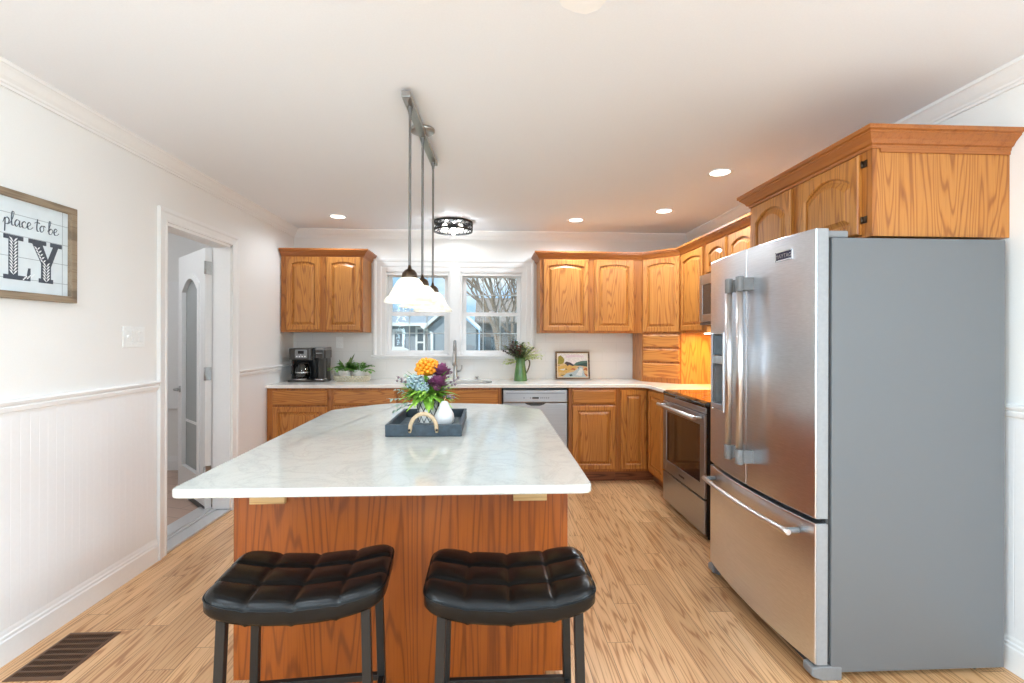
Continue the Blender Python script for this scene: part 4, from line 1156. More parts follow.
rec = None
for i, (x, y, lab) in enumerate(((-1.376, 4.491, 'round recessed ceiling light above the left wall cabinet'), (0.815, 4.488, 'round recessed ceiling light right of the windows, above the painting'),
                              (1.518, 4.124, 'round recessed ceiling light near the corner cabinet'), (1.536, 3.145, 'large-looking round recessed ceiling light, nearest the refrigerator cabinet'))):
    if rec is None:
        rec = thing('recessed_light', lab, 'ceiling light', (x, y, H), 0, 'recessed ceiling lights')
        mesh_obj('trim_ring', MB().lathe([(0.082, -0.0005), (0.083, -0.003), (0.074, -0.006), (0.064, -0.003), (0.062, -0.0005)], (0, 0, 0), 40), 'trim_white', rec)
        mesh_obj('lens', MB().lathe([(0.0, -0.002), (0.063, -0.002), (0.063, -0.0004), (0, -0.0004)], (0, 0, 0), 32), 'lamp_lens', rec)
    else:
        dup(rec, lab, (x, y, H))
    light('recessed_beam', 'SPOT', (x, y, H - 0.02), (19, 44, 42, 44)[i], (0.78, 0.90, 1.0), radius=0.06, spot=168)

# ceiling fan of the dining end, one blade tip reaches into view
t = thing('ceiling_fan', 'white ceiling fan, only one blade tip showing at the top edge', 'fan', (0.385, 0.675, H))
mesh_obj('mount', MB().lathe([(0.0, 0), (0.07, 0), (0.065, -0.03), (0.015, -0.05), (0.015, -0.10), (0.09, -0.12), (0.11, -0.17), (0.10, -0.22), (0.05, -0.25), (0, -0.255)], (0, 0, 0), 28), 'trim_white', t)
for k in range(5):
    a = R(100.5 + 72 * k)
    m = MB(); m.M = Matrix.Rotation(a, 4, 'Z') @ Matrix.Rotation(R(9), 4, 'X')
    pl = [(0.10, -0.035), (0.22, -0.055), (0.56, -0.068), (0.63, -0.06), (0.662, -0.035), (0.668, 0.0), (0.662, 0.035), (0.63, 0.06), (0.56, 0.068), (0.22, 0.055), (0.10, 0.035)]
    m.prism(pl, -0.206, -0.199)
    mesh_obj('blade', m, 'trim_white', t)

# ---------------------------------------------------------------- entry door, seen open through the doorway
t = thing('entry_door', 'white door with arched glass lite standing open in the doorway', 'door', (XL - 0.165, 3.835, 0.012), R(135))
DW, DH, DT = 0.74, 2.02, 0.044
# local x runs from the hinge to the free edge, y is thickness
lite = arch_pts(DW, 0.15, 0, 0.24, 1.72, 0.10, 12)
n_ = 12
def dl(pts, yy): return [(a, yy, b) for a, b in pts]
def rect_loop(): return [(0, 0), (DW, 0)] + [(DW - DW * k / n_, DH) for k in range(n_ + 1)]
m = MB().loops([dl(lite, -DT / 2), dl(rect_loop(), -DT / 2), dl(rect_loop(), DT / 2), dl(lite, DT / 2), dl(lite, -DT / 2)], False, False)
mesh_obj('slab', m, 'trim_white', t)
for s in (-1, 1):
    a0 = arch_pts(DW, 0.15, -0.03, 0.24, 1.72, 0.10, 12); a1 = arch_pts(DW, 0.15, 0.012, 0.24, 1.72, 0.10, 12)
    mesh_obj('lite_frame', MB().loops([dl(a0, s * DT / 2), dl(a0, s * (DT / 2 + 0.01)), dl(a1, s * (DT / 2 + 0.014)), dl(a1, s * 0.004)], False, False), 'trim_white', t)
mesh_obj('pane', MB().loops([dl(lite, -0.003), dl(lite, 0.003)], True, True), 'door_glass', t)
gr_ = MB(); gr_.box(0.15, DW - 0.15, -0.008, 0.008, 0.62, 0.64)
mesh_obj('muntin', gr_, 'trim_white', t)
for z in (0.24, 1.0, 1.815):
    h_ = MB(); h_.lathe([(0.008, z), (0.008, z + 0.1)], (-0.012, DT / 2 + 0.004, 0), 10, True, True, True); h_.box(-0.0035, 0.0, -0.02, 0.022, z, z + 0.1)
    ho = mesh_obj('hinge', h_, 'nickel', t)
for s in (-1, 1):
    lv = MB().lathe([(0.028, 0), (0.028, 0.008), (0.012, 0.012), (0.010, 0.045)], (0, 0, 0), 16, True, True, True)
    lv.tube([(0, 0, 0.045), (-0.03, 0, 0.05), (-0.11, 0, 0.046)], [0.010, 0.009, 0.008], 8)
    lo = mesh_obj('lever', lv, 'nickel', t)
    lo.matrix_local = Matrix.Translation((DW - 0.065, s * DT / 2, 0.885)) @ (Matrix.Rotation(R(90), 4, 'X') if s < 0 else Matrix.Rotation(R(-90), 4, 'X'))
mesh_obj('door_sweep', MB().box(0.002, DW - 0.002, -DT / 2 - 0.006, DT / 2 + 0.004, -0.008, 0.03), 'dark_gray', t)
# white wall panel box in the entry
single('electrical_panel', MB().box(-3.30, -2.98, 5.018, 5.049, 0.62, 1.9), 'trim_white', 'flat white metal panel on the entry wall beyond the open door', 'panel', (-3.14, 5.049, 0.62), 0.006)

# ---------------------------------------------------------------- left wall: sign, switch, floor vent
t = thing('wall_sign', 'framed shiplap sign with script lettering in a weathered wood frame', 'sign', (XL, 2.0, 1.503))
SY0_, SY1_, SH = -0.45, 0.401, 0.447          # local y from the sign centre
def rr_frame(mb, y0, y1, z0, z1, w, x0, x1):
    ls = []
    for (y, z, dy, dz) in ((y0, z0, 1, 1), (y0, z1, 1, -1), (y1, z1, -1, -1), (y1, z0, -1, 1)):
        ls.append([(x0, y, z), (x1, y, z), (x1, y + dy * w, z + dz * w), (x0, y + dy * w, z + dz * w)])
    ls.append(ls[0]); return mb.loops(ls, False, False)
mesh_obj('frame', rr_frame(MB(), SY0_, SY1_, 0, SH, 0.030, 0.001, 0.034), 'frame_wood', t, 0.002)
mesh_obj('board', MB().box(0.001, 0.014, SY0_ + 0.028, SY1_ - 0.028, 0.028, SH - 0.028), 'sign_board', t)
gm = MB()
for z in (0.085, 0.175, 0.265, 0.352): gm.box(0.0135, 0.0146, SY0_ + 0.03, SY1_ - 0.03, z, z + 0.0022)
gm.box(0.0135, 0.0147, SY1_ - 0.060, SY1_ - 0.058, 0.03, SH - 0.03)
mesh_obj('shiplap_groove', gm, 'sign_groove', t)
# slab-serif capitals, drawn in (u along y, v up) and lifted off the board
def glyph(polys, u0, v0, su, sv, x0=0.0135, x1=0.016):
    m = MB()
    for p in polys: m.prism([(u0 + a * su, v0 + b * sv) for a, b in p], x0, x1, 'X')
    return m
SER = 0.13
Lp = [[(0.0, 0), (1.0, 0), (1.0, 0.30), (0.92, 0.30), (0.86, 0.1), (0.0, 0.1)], [(0.18, 0.1), (0.52, 0.1), (0.52, 0.9), (0.18, 0.9)], [(0.0, 0.9), (0.72, 0.9), (0.72, 1.0), (0.0, 1.0)]]
Yp = [[(0.30, 0), (0.80, 0), (0.80, 0.1), (0.30, 0.1)], [(0.38, 0.1), (0.72, 0.1), (0.72, 0.42), (0.38, 0.46)], [(0.38, 0.46), (0.72, 0.38), (0.42, 0.9), (0.08, 0.9)], [(0.55, 0.45), (0.72, 0.40), (0.98, 0.9), (0.80, 0.9)], [(-0.05, 0.9), (0.55, 0.9), (0.55, 1.0), (-0.05, 1.0)], [(0.70, 0.9), (1.12, 0.9), (1.12, 1.0), (0.70, 1.0)]]
Ip = [[(0.0, 0), (0.72, 0), (0.72, 0.1), (0.0, 0.1)], [(0.18, 0.1), (0.54, 0.1), (0.54, 0.9), (0.18, 0.9)], [(0.0, 0.9), (0.72, 0.9), (0.72, 1.0), (0.0, 1.0)]]
V0, VH = 0.080, 0.184
mesh_obj('letter', glyph(Ip, -0.055, V0, 0.13, VH), 'sign_ink', t)
mesh_obj('letter', glyph(Lp, 0.069, V0, 0.116, VH), 'sign_ink', t)
mesh_obj('letter', glyph(Yp, 0.183, V0, 0.138, VH), 'sign_ink', t)
# pale sprig ornament on the letters
sg = MB()
random.seed(4)
for (u, v0, v1) in ((0.109, 0.10, 0.24), (0.259, 0.085, 0.155)):
    k = 0; v = v0
    while v < v1:
        for s in (-1, 1):
            sg.prism([(u, v), (u + s * 0.010, v + 0.008), (u + s * 0.018, v + 0.020), (u + s * 0.008, v + 0.016)][::s], 0.0155, 0.0166, 'X')
        v += 0.0135
for i in range(5):
    u, v = 0.243 - 0.007 * i, 0.17 + 0.013 * i
    for s in (-1, 1): sg.prism([(u, v), (u + s * 0.008, v + 0.004), (u + s * 0.014, v + 0.013), (u + s * 0.005, v + 0.010)][::s], 0.0155, 0.0166, 'X')
for i in range(9):
    u, v = 0.150 + 0.006 * i, 0.081 + 0.004 * (i % 3) + 0.0022 * i
    sg.prism([(u, v), (u + 0.006, v + 0.002), (u + 0.008, v + 0.008), (u + 0.001, v + 0.007)], 0.0155, 0.0166, 'X')
mesh_obj('sprig_ornament', sg, 'sign_white', t)
# script words as brush strokes
def spline(pts, k=6):
    P = [Vector(p) for p in pts]; out = []
    for i in range(len(P) - 1):
        p0 = P[max(i - 1, 0)]; p1 = P[i]; p2 = P[i + 1]; p3 = P[min(i + 2, len(P) - 1)]
        for j in range(k):
            s = j / k
            out.append(0.5 * ((2 * p1) + (p2 - p0) * s + (2 * p0 - 5 * p1 + 4 * p2 - p3) * s * s + (3 * p1 - p0 - 3 * p2 + p3) * s ** 3))
    out.append(P[-1]); return out
GL = {
 'p': ([[(-.1, .2), (.12, .9), (.1, -.7), (.06, -.95)], [(.1, .55), (.35, 1.0), (.6, .7), (.5, .15), (.2, .1), (.12, .3)]], .75),
 'l': ([[(-.1, .2), (.25, 1.0), (.42, 1.85), (.2, 1.9), (.12, .9), (.2, .05), (.5, .2)]], .5),
 'a': ([[(.55, .85), (.25, .95), (.02, .45), (.2, .0), (.5, .5), (.58, .9), (.56, .2), (.68, .02), (.9, .25)]], .82),
 'c': ([[(.5, .75), (.35, .97), (.05, .6), (.15, .08), (.42, .05), (.7, .3)]], .62),
 'e': ([[(-.05, .3), (.3, .5), (.5, .8), (.3, 1.0), (.08, .6), (.18, .05), (.5, .08), (.78, .4)]], .7),
 't': ([[(.25, 1.75), (.14, .6), (.22, .02), (.45, .1)], [(-.15, 1.1), (.2, 1.3), (.55, 1.2)]], .5),
 'o': ([[(.3, .95), (.05, .5), (.25, .0), (.55, .4), (.45, .9), (.25, .95)], [(.45, .9), (.55, 1.0), (.75, .85)]], .72),
 'b': ([[(-.05, .3), (.25, 1.2), (.35, 1.85), (.15, 1.8), (.1, .8), (.12, .05), (.4, .02), (.6, .5), (.4, .85), (.15, .5)]], .72),
 ' ': ([], .42)}
sm_ = MB(); u = 0.070; xh = 0.0365
for ch in 'place to be':
    st, adv = GL[ch]
    for s in st:
        pp = spline(s)
        rr_ = []
        for i, q in enumerate(pp):
            d = (pp[min(i + 1, len(pp) - 1)] - pp[max(i - 1, 0)]); rr_.append(0.0022 if d.y < -0.03 else 0.0012)
        sm_.tube([(0.0148, u + q.x * xh, 0.303 + q.y * 0.030) for q in pp], rr_, 6)
    u += adv * xh
mesh_obj('script_lettering', sm_, 'sign_ink', t)

t = thing('switch_plate', 'white three-gang light switch plate on the left wall beside the doorway', 'switch', (XL, 2.812, 1.287))
mesh_obj('plate', MB().box(0.0, 0.006, -0.083, 0.083, 0, 0.116), 'white_plastic', t, 0.002)
tg = MB(); tg.box(0.006, 0.0075, -0.058, -0.048, 0.046, 0.07); tg.box(0.0075, 0.016, -0.056, -0.050, 0.054, 0.068)
mesh_obj('toggle', tg, 'white_plastic', t, 0.001)
for y in (0.0, 0.05): mesh_obj('rocker', MB().prism([(0.005, 0.026), (0.009, 0.028), (0.0066, 0.058), (0.0095, 0.09), (0.005, 0.092)], y - 0.016, y + 0.016, 'Y'), 'white_plastic', t, 0.001)

for i, (x, lab) in enumerate(((-1.525, 'white outlet plate on the backsplash between coffee maker and fern basket'),)):
    t = thing('outlet_plate', lab, 'outlet', (x, YB - 0.006, 1.235))
    mesh_obj('plate', MB().box(-0.036, 0.036, -0.006, 0, 0, 0.116), 'white_plastic', t, 0.002)
    for z in (0.026, 0.066): mesh_obj('socket', MB().box(-0.017, 0.017, -0.008, -0.005, z, z + 0.028), 'white_plastic', t, 0.003)

t = thing('floor_vent', 'brown metal floor register near the left wall', 'vent', (-1.777, 2.131, 0.0))
vw, vl = 0.110, 0.155
fr_ = MB(); 
ls = []
for (x, y, dx, dy) in ((-vw, -vl, 1, 1), (-vw, vl, 1, -1), (vw, vl, -1, -1), (vw, -vl, -1, 1)):
    ls.append([(x, y, 0), (x, y, 0.003), (x + dx * 0.012, y + dy * 0.012, 0.005), (x + dx * 0.014, y + dy * 0.014, 0.0008)])
ls.append(ls[0]); fr_.loops(ls, False, False)
mesh_obj('rim', fr_, 'vent_brown', t)
gv_ = MB()
for i in range(9): 
    y = -vl + 0.014 + (2 * vl - 0.028) * i / 8; gv_.box(-vw + 0.012, vw - 0.012, y - 0.004, y + 0.004, 0.0008, 0.0047)
for i in range(21):
    x = -vw + 0.014 + (2 * vw - 0.028) * i / 20; gv_.box(x - 0.0014, x + 0.0014, -vl + 0.012, vl - 0.012, 0.001, 0.0042)
mesh_obj('grille', gv_, 'vent_brown', t)
mesh_obj('duct', MB().box(-vw + 0.012, vw - 0.012, -vl + 0.012, vl - 0.012, 0.0002, 0.0009), 'vent_dark', t)

# ---------------------------------------------------------------- things on the island
t = thing('serving_tray', 'dark blue-grey wooden tray with two pale curved handles on the island', 'tray', (-0.296, 2.485, 0.8905))
TW, TL, TH = 0.172, 0.25, 0.056
mesh_obj('bottom', MB().box(-TW + 0.004, TW - 0.004, -TL + 0.004, TL - 0.004, 0.0, 0.012), 'tray_floor', t)
sd_ = MB()
for s in (-1, 1):
    sd_.prism([(s * (TW - 0.016), 0.0), (s * TW, 0.0), (s * (TW + 0.004), TH), (s * (TW - 0.012), TH)], -TL, TL, 'Y')
    sd_.M = Matrix.Identity(4)
    sd_.prism([(s * (TL - 0.016), 0.0005), (s * TL, 0.0005), (s * (TL + 0.004), TH + 0.0005), (s * (TL - 0.012), TH + 0.0005)], -TW - 0.003, TW + 0.003, 'X')
mesh_obj('rim', sd_, 'tray_blue', t, 0.003)
for s in (-1, 1):
    hp = [(0.060 * math.cos(R(a)), s * (TL - 0.004), TH - 0.018 + 0.068 * math.sin(R(a))) for a in range(0, 181, 12)]
    hp = [(0.062, s * (TL - 0.004), 0.02)] + hp + [(-0.062, s * (TL - 0.004), 0.02)]
    mesh_obj('handle', MB().tube([(x, y + s * 0.010, z) for x, y, z in hp], [0.0065] + [0.0095] * (len(hp) - 2) + [0.0065], 10), 'rope_handle', t)
    for x in (-0.062, 0.062): mesh_obj('rivet', MB().ball((x, s * (TL + 0.021), 0.034), 0.006, 8, 5), 'black_metal', t)
pear = MB().lathe([(0.0, 0.0), (0.032, 0.001), (0.046, 0.014), (0.051, 0.034), (0.047, 0.056), (0.036, 0.078), (0.026, 0.096), (0.021, 0.110), (0.014, 0.120), (0.0, 0.123)], (0, 0, 0), 28)
t = thing('ceramic_pear', 'white ceramic pear standing on the tray', 'ornament', (-0.222, 2.47, 0.9025))
mesh_obj('body', pear, 'ceramic_white', t)
mesh_obj('stem', MB().tube([(0, 0, 0.120), (0.002, 0, 0.133), (0.006, 0.001, 0.146)], [0.004, 0.003, 0.0035], 8), 'pale_wood', t)

def lattice_pot(t, r0, r1, h):
    """white pot with dark diamond lattice raised on its wall"""
    mesh_obj('pot', MB().lathe([(0, 0), (r0, 0), (r0 + 0.002, 0.004), (r1, h), (r1 - 0.005, h), (r0 - 0.003, 0.008), (0, 0.008)], (0, 0, 0), 28), 'plant_pot', t)
    lt = MB()
    for k in range(10):
        for s in (-1, 1):
            pts = []
            for i in range(13):
                u = i / 12; a = 2 * math.pi * k / 10 + s * u * 1.1; r = r0 + (r1 - r0) * u + 0.0015; pts.append((r * math.cos(a), r * math.sin(a), 0.004 + (h - 0.008) * u))
            lt.tube(pts, 0.0022, 5)
    mesh_obj('lattice', lt, 'dark_gray', t)

def bloom(c, r, n, pr, seed, petals=True, flat=0.85):
    rnd = random.Random(seed); m = MB()
    m.ball(c, (r * 0.78, r * 0.78, r * 0.78 * flat), 12, 8)
    for i in range(n):
        z = 1 - 1.55 * (i + 0.5) / n; a = i * 2.39996; q = math.sqrt(max(0, 1 - z * z))
        d = Vector((q * math.cos(a), q * math.sin(a), z * flat)); p = Vector(c) + d * r * rnd.uniform(0.82, 1.0)
        if petals:
            m.ball(tuple(p), (pr * rnd.uniform(0.7, 1.15), pr * rnd.uniform(0.7, 1.15), pr * rnd.uniform(0.6, 0.95)), 6, 4)
    return m
def rosette(c, r, n, L, W, seed):
    """layered pointed petals like an ornamental cabbage"""
    rnd = random.Random(seed); m = MB()
    for i in range(n):
        z = 1 - 1.3 * (i + 0.5) / n; a = i * 2.39996; q = math.sqrt(max(0, 1 - z * z))
        d = Vector((q * math.cos(a), q * math.sin(a), z)); m.leaf(Vector(c) + d * r * 0.35, d + Vector((0, 0, 0.15)), L * rnd.uniform(0.8, 1.1), W * rnd.uniform(0.8, 1.2), Vector((0.1, 0.2, 1)), -0.25, 3, 0.4)
    m.ball(c, r * 0.55, 10, 6)
    return m
def spray(c, dirs, rnd, n, L, W, spread, droop=0.3, z0=0.0):
    m = MB()
    for i in range(n):
        a = rnd.uniform(0, 2 * math.pi); e = rnd.uniform(*spread); d = Vector((math.cos(a) * math.cos(e), math.sin(a) * math.cos(e), math.sin(e)))
        m.leaf(Vector(c) + Vector((rnd.uniform(-.02, .02), rnd.uniform(-.02, .02), rnd.uniform(0, .03) + z0)), d, L * rnd.uniform(0.7, 1.15), W * rnd.uniform(0.8, 1.2), Vector((0, 0, 1)), droop * rnd.uniform(0.5, 1.4), 5, 0.3)
    return m
def sprig(m, p, d, L, nl, ll, lw, rnd, curve=0.2, stem_r=0.0014):
    """thin stem with leaves set along both sides"""
    p = Vector(p); d = Vector(d).normalized(); pts = [p + d * L * i / 8 + Vector((0, 0, -curve * L * (i / 8) ** 2)) for i in range(9)]
    m.tube([tuple(q) for q in pts], [stem_r * (1 - 0.06 * i) for i in range(9)], 5)
    for k in range(nl):
        u = 0.25 + 0.75 * k / max(1, nl - 1); i = min(7, int(u * 8)); f = u * 8 - i; q = pts[i].lerp(pts[i + 1], f); tg_ = (pts[i + 1] - pts[i]).normalized()
        sd = tg_.cross(Vector((rnd.uniform(-.4, .4), rnd.uniform(-.4, .4), 1))).normalized() * (1 if k % 2 else -1)
        m.leaf(q, tg_ * 0.7 + sd, ll * rnd.uniform(0.75, 1.1), lw, Vector((0, 0, 1)), 0.2, 3, 0.25)
    return pts

rnd = random.Random(11)
t = thing('flower_arrangement', 'bouquet of orange, purple and blue-green blooms in a lattice pot on the tray', 'flowers', (-0.315, 2.56, 0.9025))
lattice_pot(t, 0.048, 0.058, 0.115)
mesh_obj('foliage', spray((0, -0.01, 0.13), None, rnd, 95, 0.135, 0.030, (-0.10, 0.75), 0.42), 'leaf_lime', t)
mesh_obj('foliage', spray((0, 0, 0.13), None, rnd, 70, 0.155, 0.030, (0.05, 1.1), 0.3), 'leaf_green', t)
m = MB()
for a, e, L in ((180, 30, 0.17), (200, 15, 0.18), (165, 45, 0.19), (215, 5, 0.16), (190, -8, 0.15), (150, 50, 0.2)):
    sprig(m, (-0.02, -0.01, 0.11), (math.cos(R(a)) * math.cos(R(e)), math.sin(R(a)) * math.cos(R(e)), math.sin(R(e))), L, 12, 0.034, 0.016, rnd, 0.15)
mesh_obj('sage_sprig', m, 'leaf_sage', t)
m = MB()
for a, e, L in ((5, 40, 0.2), (-15, 35, 0.18), (20, 50, 0.2), (185, 42, 0.21), (172, 36, 0.2), (-30, 12, 0.17)):
    pts = sprig(m, (0.0, -0.01, 0.12), (math.cos(R(a)) * math.cos(R(e)), math.sin(R(a)) * math.cos(R(e)), math.sin(R(e))), L, 7, 0.02, 0.01, rnd, 0.1)
    for q in pts[5:]: m.ball(tuple(q + Vector((rnd.uniform(-.006, .006), 0, rnd.uniform(-.006, .006)))), 0.007, 6, 4)
mesh_obj('mauve_sprig', m, 'sprig_mauve', t)
mesh_obj('orange_bloom', bloom((0.0, -0.02, 0.282), 0.060, 70, 0.0135, 3), 'petal_orange', t)
mesh_obj('purple_bloom', rosette((0.072, -0.04, 0.252), 0.05, 46, 0.045, 0.030, 5), 'petal_purple', t)
mesh_obj('purple_bloom', rosette((0.052, -0.065, 0.198), 0.05, 46, 0.045, 0.032, 6), 'petal_purple', t)
mesh_obj('blue_bloom', bloom((-0.058, -0.05, 0.212), 0.046, 50, 0.011, 7), 'petal_blue', t)
mesh_obj('blue_bloom', bloom((-0.022, -0.07, 0.188), 0.034, 40, 0.010, 8), 'petal_blue', t)
wl = MB(); wl.leaf((-0.05, -0.02, 0.12), (-1, -0.2, 0.45), 0.09, 0.022, Vector((0, 0, 1)), 0.2); wl.leaf((0.08, -0.05, 0.14), (1, -0.5, 0.4), 0.07, 0.03, Vector((0, 0, 1)), 0.2)
mesh_obj('white_leaf', wl, 'ceramic_white', t)

# ---------------------------------------------------------------- things on the back counter
t = thing('coffee_maker', 'black two-way coffee maker with glass carafe on the counter in the left corner', 'coffee maker', (-1.737, 4.80, 0.9185))
t.scale = (0.9, 1.0, 1.0)
base_ = MB(); base_.prism(rrect(0.385, 0.25, 0.04, 4), 0.0, 0.018)
mesh_obj('base', base_, 'espresso_plastic', t, 0.003)
wp = MB().lathe([(0, 0.018), (0.088, 0.018), (0.088, 0.027), (0.080, 0.030), (0, 0.030)], (-0.085, -0.01, 0), 28)
mesh_obj('warming_plate', wp, 'chrome', t)
mesh_obj('drip_tray', MB().prism(rrect(0.095, 0.13, 0.02, 4, 0.135, -0.045), 0.0185, 0.03), 'chrome', t, 0.002)
mesh_obj('rear_column', MB().box(-0.175, 0.055, 0.06, 0.12, 0.018, 0.22), 'black_plastic', t, 0.006)
mesh_obj('side_post', MB().box(-0.178, -0.160, -0.04, 0.08, 0.018, 0.22), 'espresso_plastic', t, 0.004)
hd_ = MB().prism(rrect(0.245, 0.235, 0.03, 4, -0.058, 0.003), 0.21, 0.322)
mesh_obj('brew_head', hd_, 'espresso_plastic', t, 0.006)
cpn = mesh_obj('control_panel', MB().prism([(x - 0.045 + 0.0, z) for x, z in rrect(0.125, 0.082, 0.012, 4, 0, 0.268)], -0.119, -0.1135, 'Y'), 'mid_gray', t, 0.001)
mesh_obj('display', MB().box(-0.075, -0.015, -0.121, -0.1185, 0.27, 0.298), 'screen_dark', cpn)
for i in range(4): mesh_obj('button', MB().box(-0.094 + 0.028 * i, -0.080 + 0.028 * i, -0.121, -0.1185, 0.238, 0.250), 'white_plastic', cpn)
mesh_obj('knob', MB().ball((-0.045, -0.119, 0.256), (0.011, 0.006, 0.011), 12, 8), 'chrome', cpn)
cf = MB().lathe([(0, 0.031), (0.068, 0.031), (0.078, 0.05), (0.080, 0.10), (0.072, 0.14), (0.055, 0.165), (0.055, 0.172), (0.050, 0.172), (0.052, 0.16), (0.069, 0.138), (0.077, 0.10), (0.075, 0.052), (0.066, 0.034), (0, 0.034)], (-0.065, -0.02, 0), 32)
t2 = mesh_obj('carafe', cf, 'carafe_glass', t)
mesh_obj('carafe_lid', MB().lathe([(0, 0.173), (0.056, 0.173), (0.056, 0.185), (0.03, 0.195), (0, 0.195)], (-0.065, -0.02, 0), 24), 'black_plastic', t2)
mesh_obj('carafe_band', MB().lathe([(0.0815, 0.085), (0.0815, 0.095), (0.0805, 0.095), (0.0805, 0.085)], (-0.065, -0.02, 0), 32), 'chrome', t2)
mesh_obj('carafe_handle', MB().tube([(-0.13, -0.06, 0.165), (-0.155, -0.085, 0.15), (-0.155, -0.085, 0.08), (-0.135, -0.065, 0.06)], 0.009, 8), 'black_plastic', t2)
mesh_obj('pod_column', MB().prism(rrect(0.105, 0.13, 0.02, 4, 0.132, 0.055), 0.018, 0.24), 'espresso_plastic', t, 0.004)
mesh_obj('pod_head', MB().prism(rrect(0.118, 0.215, 0.025, 4, 0.137, 0.012), 0.225, 0.305), 'espresso_plastic', t, 0.005)
mesh_obj('pod_lid', MB().prism(rrect(0.114, 0.21, 0.025, 4, 0.137, 0.012), 0.3055, 0.332), 'mid_gray', t, 0.004)
mesh_obj('pod_bar', MB().box(0.105, 0.168, -0.098, -0.094, 0.272, 0.279), 'chrome', t)
mesh_obj('pod_divider', MB().box(0.066, 0.082, -0.09, 0.10, 0.21, 0.328), 'black_plastic', t, 0.003)

# basket with two fern pots
t = thing('wire_basket', 'cream beaded basket holding two white fern pots on the counter', 'basket', (-1.33, 4.80, 0.9185))
bk = MB(); ov = lambda k, z: [(0.172 * k * math.cos(2 * math.pi * i / 40), 0.085 * k * math.sin(2 * math.pi * i / 40), z) for i in range(40)]
bk.loops([ov(0.93, 0.0), ov(0.93, 0.006)], True, True)
for z, k in ((0.006, 0.95), (0.020, 0.97), (0.034, 0.985), (0.050, 1.0)): bk.tube(ov(k, z), 0.0042, 6, closed=True)
mesh_obj('frame', bk, 'rattan', t)
bd_ = MB()
for z, k in ((0.012, 0.955), (0.027, 0.98), (0.043, 1.0)):
    for i in range(36):
        a = 2 * math.pi * (i + (0.5 if z == 0.027 else 0)) / 36; bd_.ball((0.172 * k * math.cos(a), 0.085 * k * math.sin(a), z), 0.0085, 6, 4)
mesh_obj('beads', bd_, 'rattan', t)
for s in (-1, 1): mesh_obj('handle', MB().tube([(s * 0.170, -0.03, 0.066), (s * 0.185, -0.02, 0.09), (s * 0.19, 0, 0.098), (s * 0.185, 0.02, 0.09), (s * 0.170, 0.03, 0.066)], 0.004, 6), 'rattan', t)
def fern(label, loc, seed, tall):
    r_ = random.Random(seed)
    t = thing('potted_fern', label, 'plant', loc, 0)
    mesh_obj('pot', MB().lathe([(0, 0), (0.045, 0), (0.048, 0.006), (0.058, 0.088), (0.061, 0.09), (0.061, 0.102), (0.055, 0.102), (0.053, 0.09), (0.044, 0.012), (0, 0.012)], (0, 0, 0), 28), 'plant_pot', t)
    mesh_obj('soil', MB().lathe([(0, 0.085), (0.054, 0.085)], (0, 0, 0), 20), 'soil', t)
    m = MB()
    for i in range(34):
        a = r_.uniform(0, 2 * math.pi); e = R(r_.uniform(16, 70)); L = r_.uniform(0.11, 0.18)
        sprig(m, (0.015 * math.cos(a), 0.015 * math.sin(a), 0.088), (math.cos(a) * math.cos(e), 0.6 * math.sin(a) * math.cos(e), math.sin(e)), L, 18, 0.030, 0.013, r_, 0.35, 0.0012)
    mesh_obj('fronds', m, 'leaf_fern', t)
    if tall:
        m = MB()
        for (dx, L) in ((0.55, 0.20), (0.42, 0.16), (-0.5, 0.13)):
            m.leaf((0, 0, 0.09), (dx, -0.1, 1), L, 0.022, Vector((0, 1, 0.2)), 0.05, 6, 0.5)
        mesh_obj('tall_leaf', m, 'leaf_olive', t)
    return t
fern('potted fern with one tall dark leaf, left white pot in the basket', (-1.395, 4.80, 0.9255), 3, True)
fern('bright green potted fern, right white pot in the basket', (-1.265, 4.80, 0.9255), 9, False)

# green pitcher with a mixed bouquet
t = thing('flower_pitcher', 'green glazed pitcher of dark berries and pale leaves right of the sink', 'vase', (0.320, 4.80, 0.9185))
mesh_obj('pitcher', MB().lathe([(0, 0), (0.066, 0), (0.067, 0.006), (0.058, 0.09), (0.046, 0.17), (0.044, 0.20), (0.052, 0.232), (0.049, 0.232), (0.041, 0.20), (0.042, 0.17), (0.054, 0.09), (0.06, 0.01), (0, 0.01)], (0, 0, 0), 32), 'vase_green', t)
mesh_obj('spout', MB().loops([[(-0.036, -0.022, 0.212), (-0.040, 0, 0.195), (-0.036, 0.022, 0.212)], [(-0.055, -0.012, 0.232), (-0.064, 0, 0.228), (-0.055, 0.012, 0.232)], [(-0.040, -0.022, 0.234), (-0.046, 0, 0.234), (-0.040, 0.022, 0.234)]], True, True, True), 'vase_green', t)
mesh_obj('handle', MB().tube(spline([(0.042, 0, 0.20), (0.075, 0, 0.215), (0.092, 0, 0.18), (0.082, 0, 0.13), (0.058, 0, 0.075)]), 0.0075, 8), 'stem_brown', t)
r_ = random.Random(21)
def fan(n, a0, a1, e0, e1, L0, L1, nl, ll, lw, cv, mat, name, berries=0.0):
    m = MB(); bm2 = MB()
    for i in range(n):
        e = R(r_.uniform(e0, e1)); a = R(r_.uniform(a0, a1)); L = r_.uniform(L0, L1)
        d = (math.sin(e) * math.cos(a), math.sin(e) * math.sin(a), math.cos(e))
        pts = sprig(m, (0.008 * math.cos(a), 0.008 * math.sin(a), 0.20), d, L, nl, ll, lw, r_, cv)
        if berries:
            for q in pts[4:]: bm2.ball(tuple(q + Vector((r_.uniform(-.012, .012), r_.uniform(-.012, .012), r_.uniform(-.008, .012)))), berries * r_.uniform(0.7, 1.2), 6, 4)
    mesh_obj(name, m, mat, t)
    return bm2
b1 = fan(12, 130, 230, 15, 62, 0.12, 0.23, 5, 0.03, 0.014, 0.1, 'leaf_olive', 'foliage', 0.010)
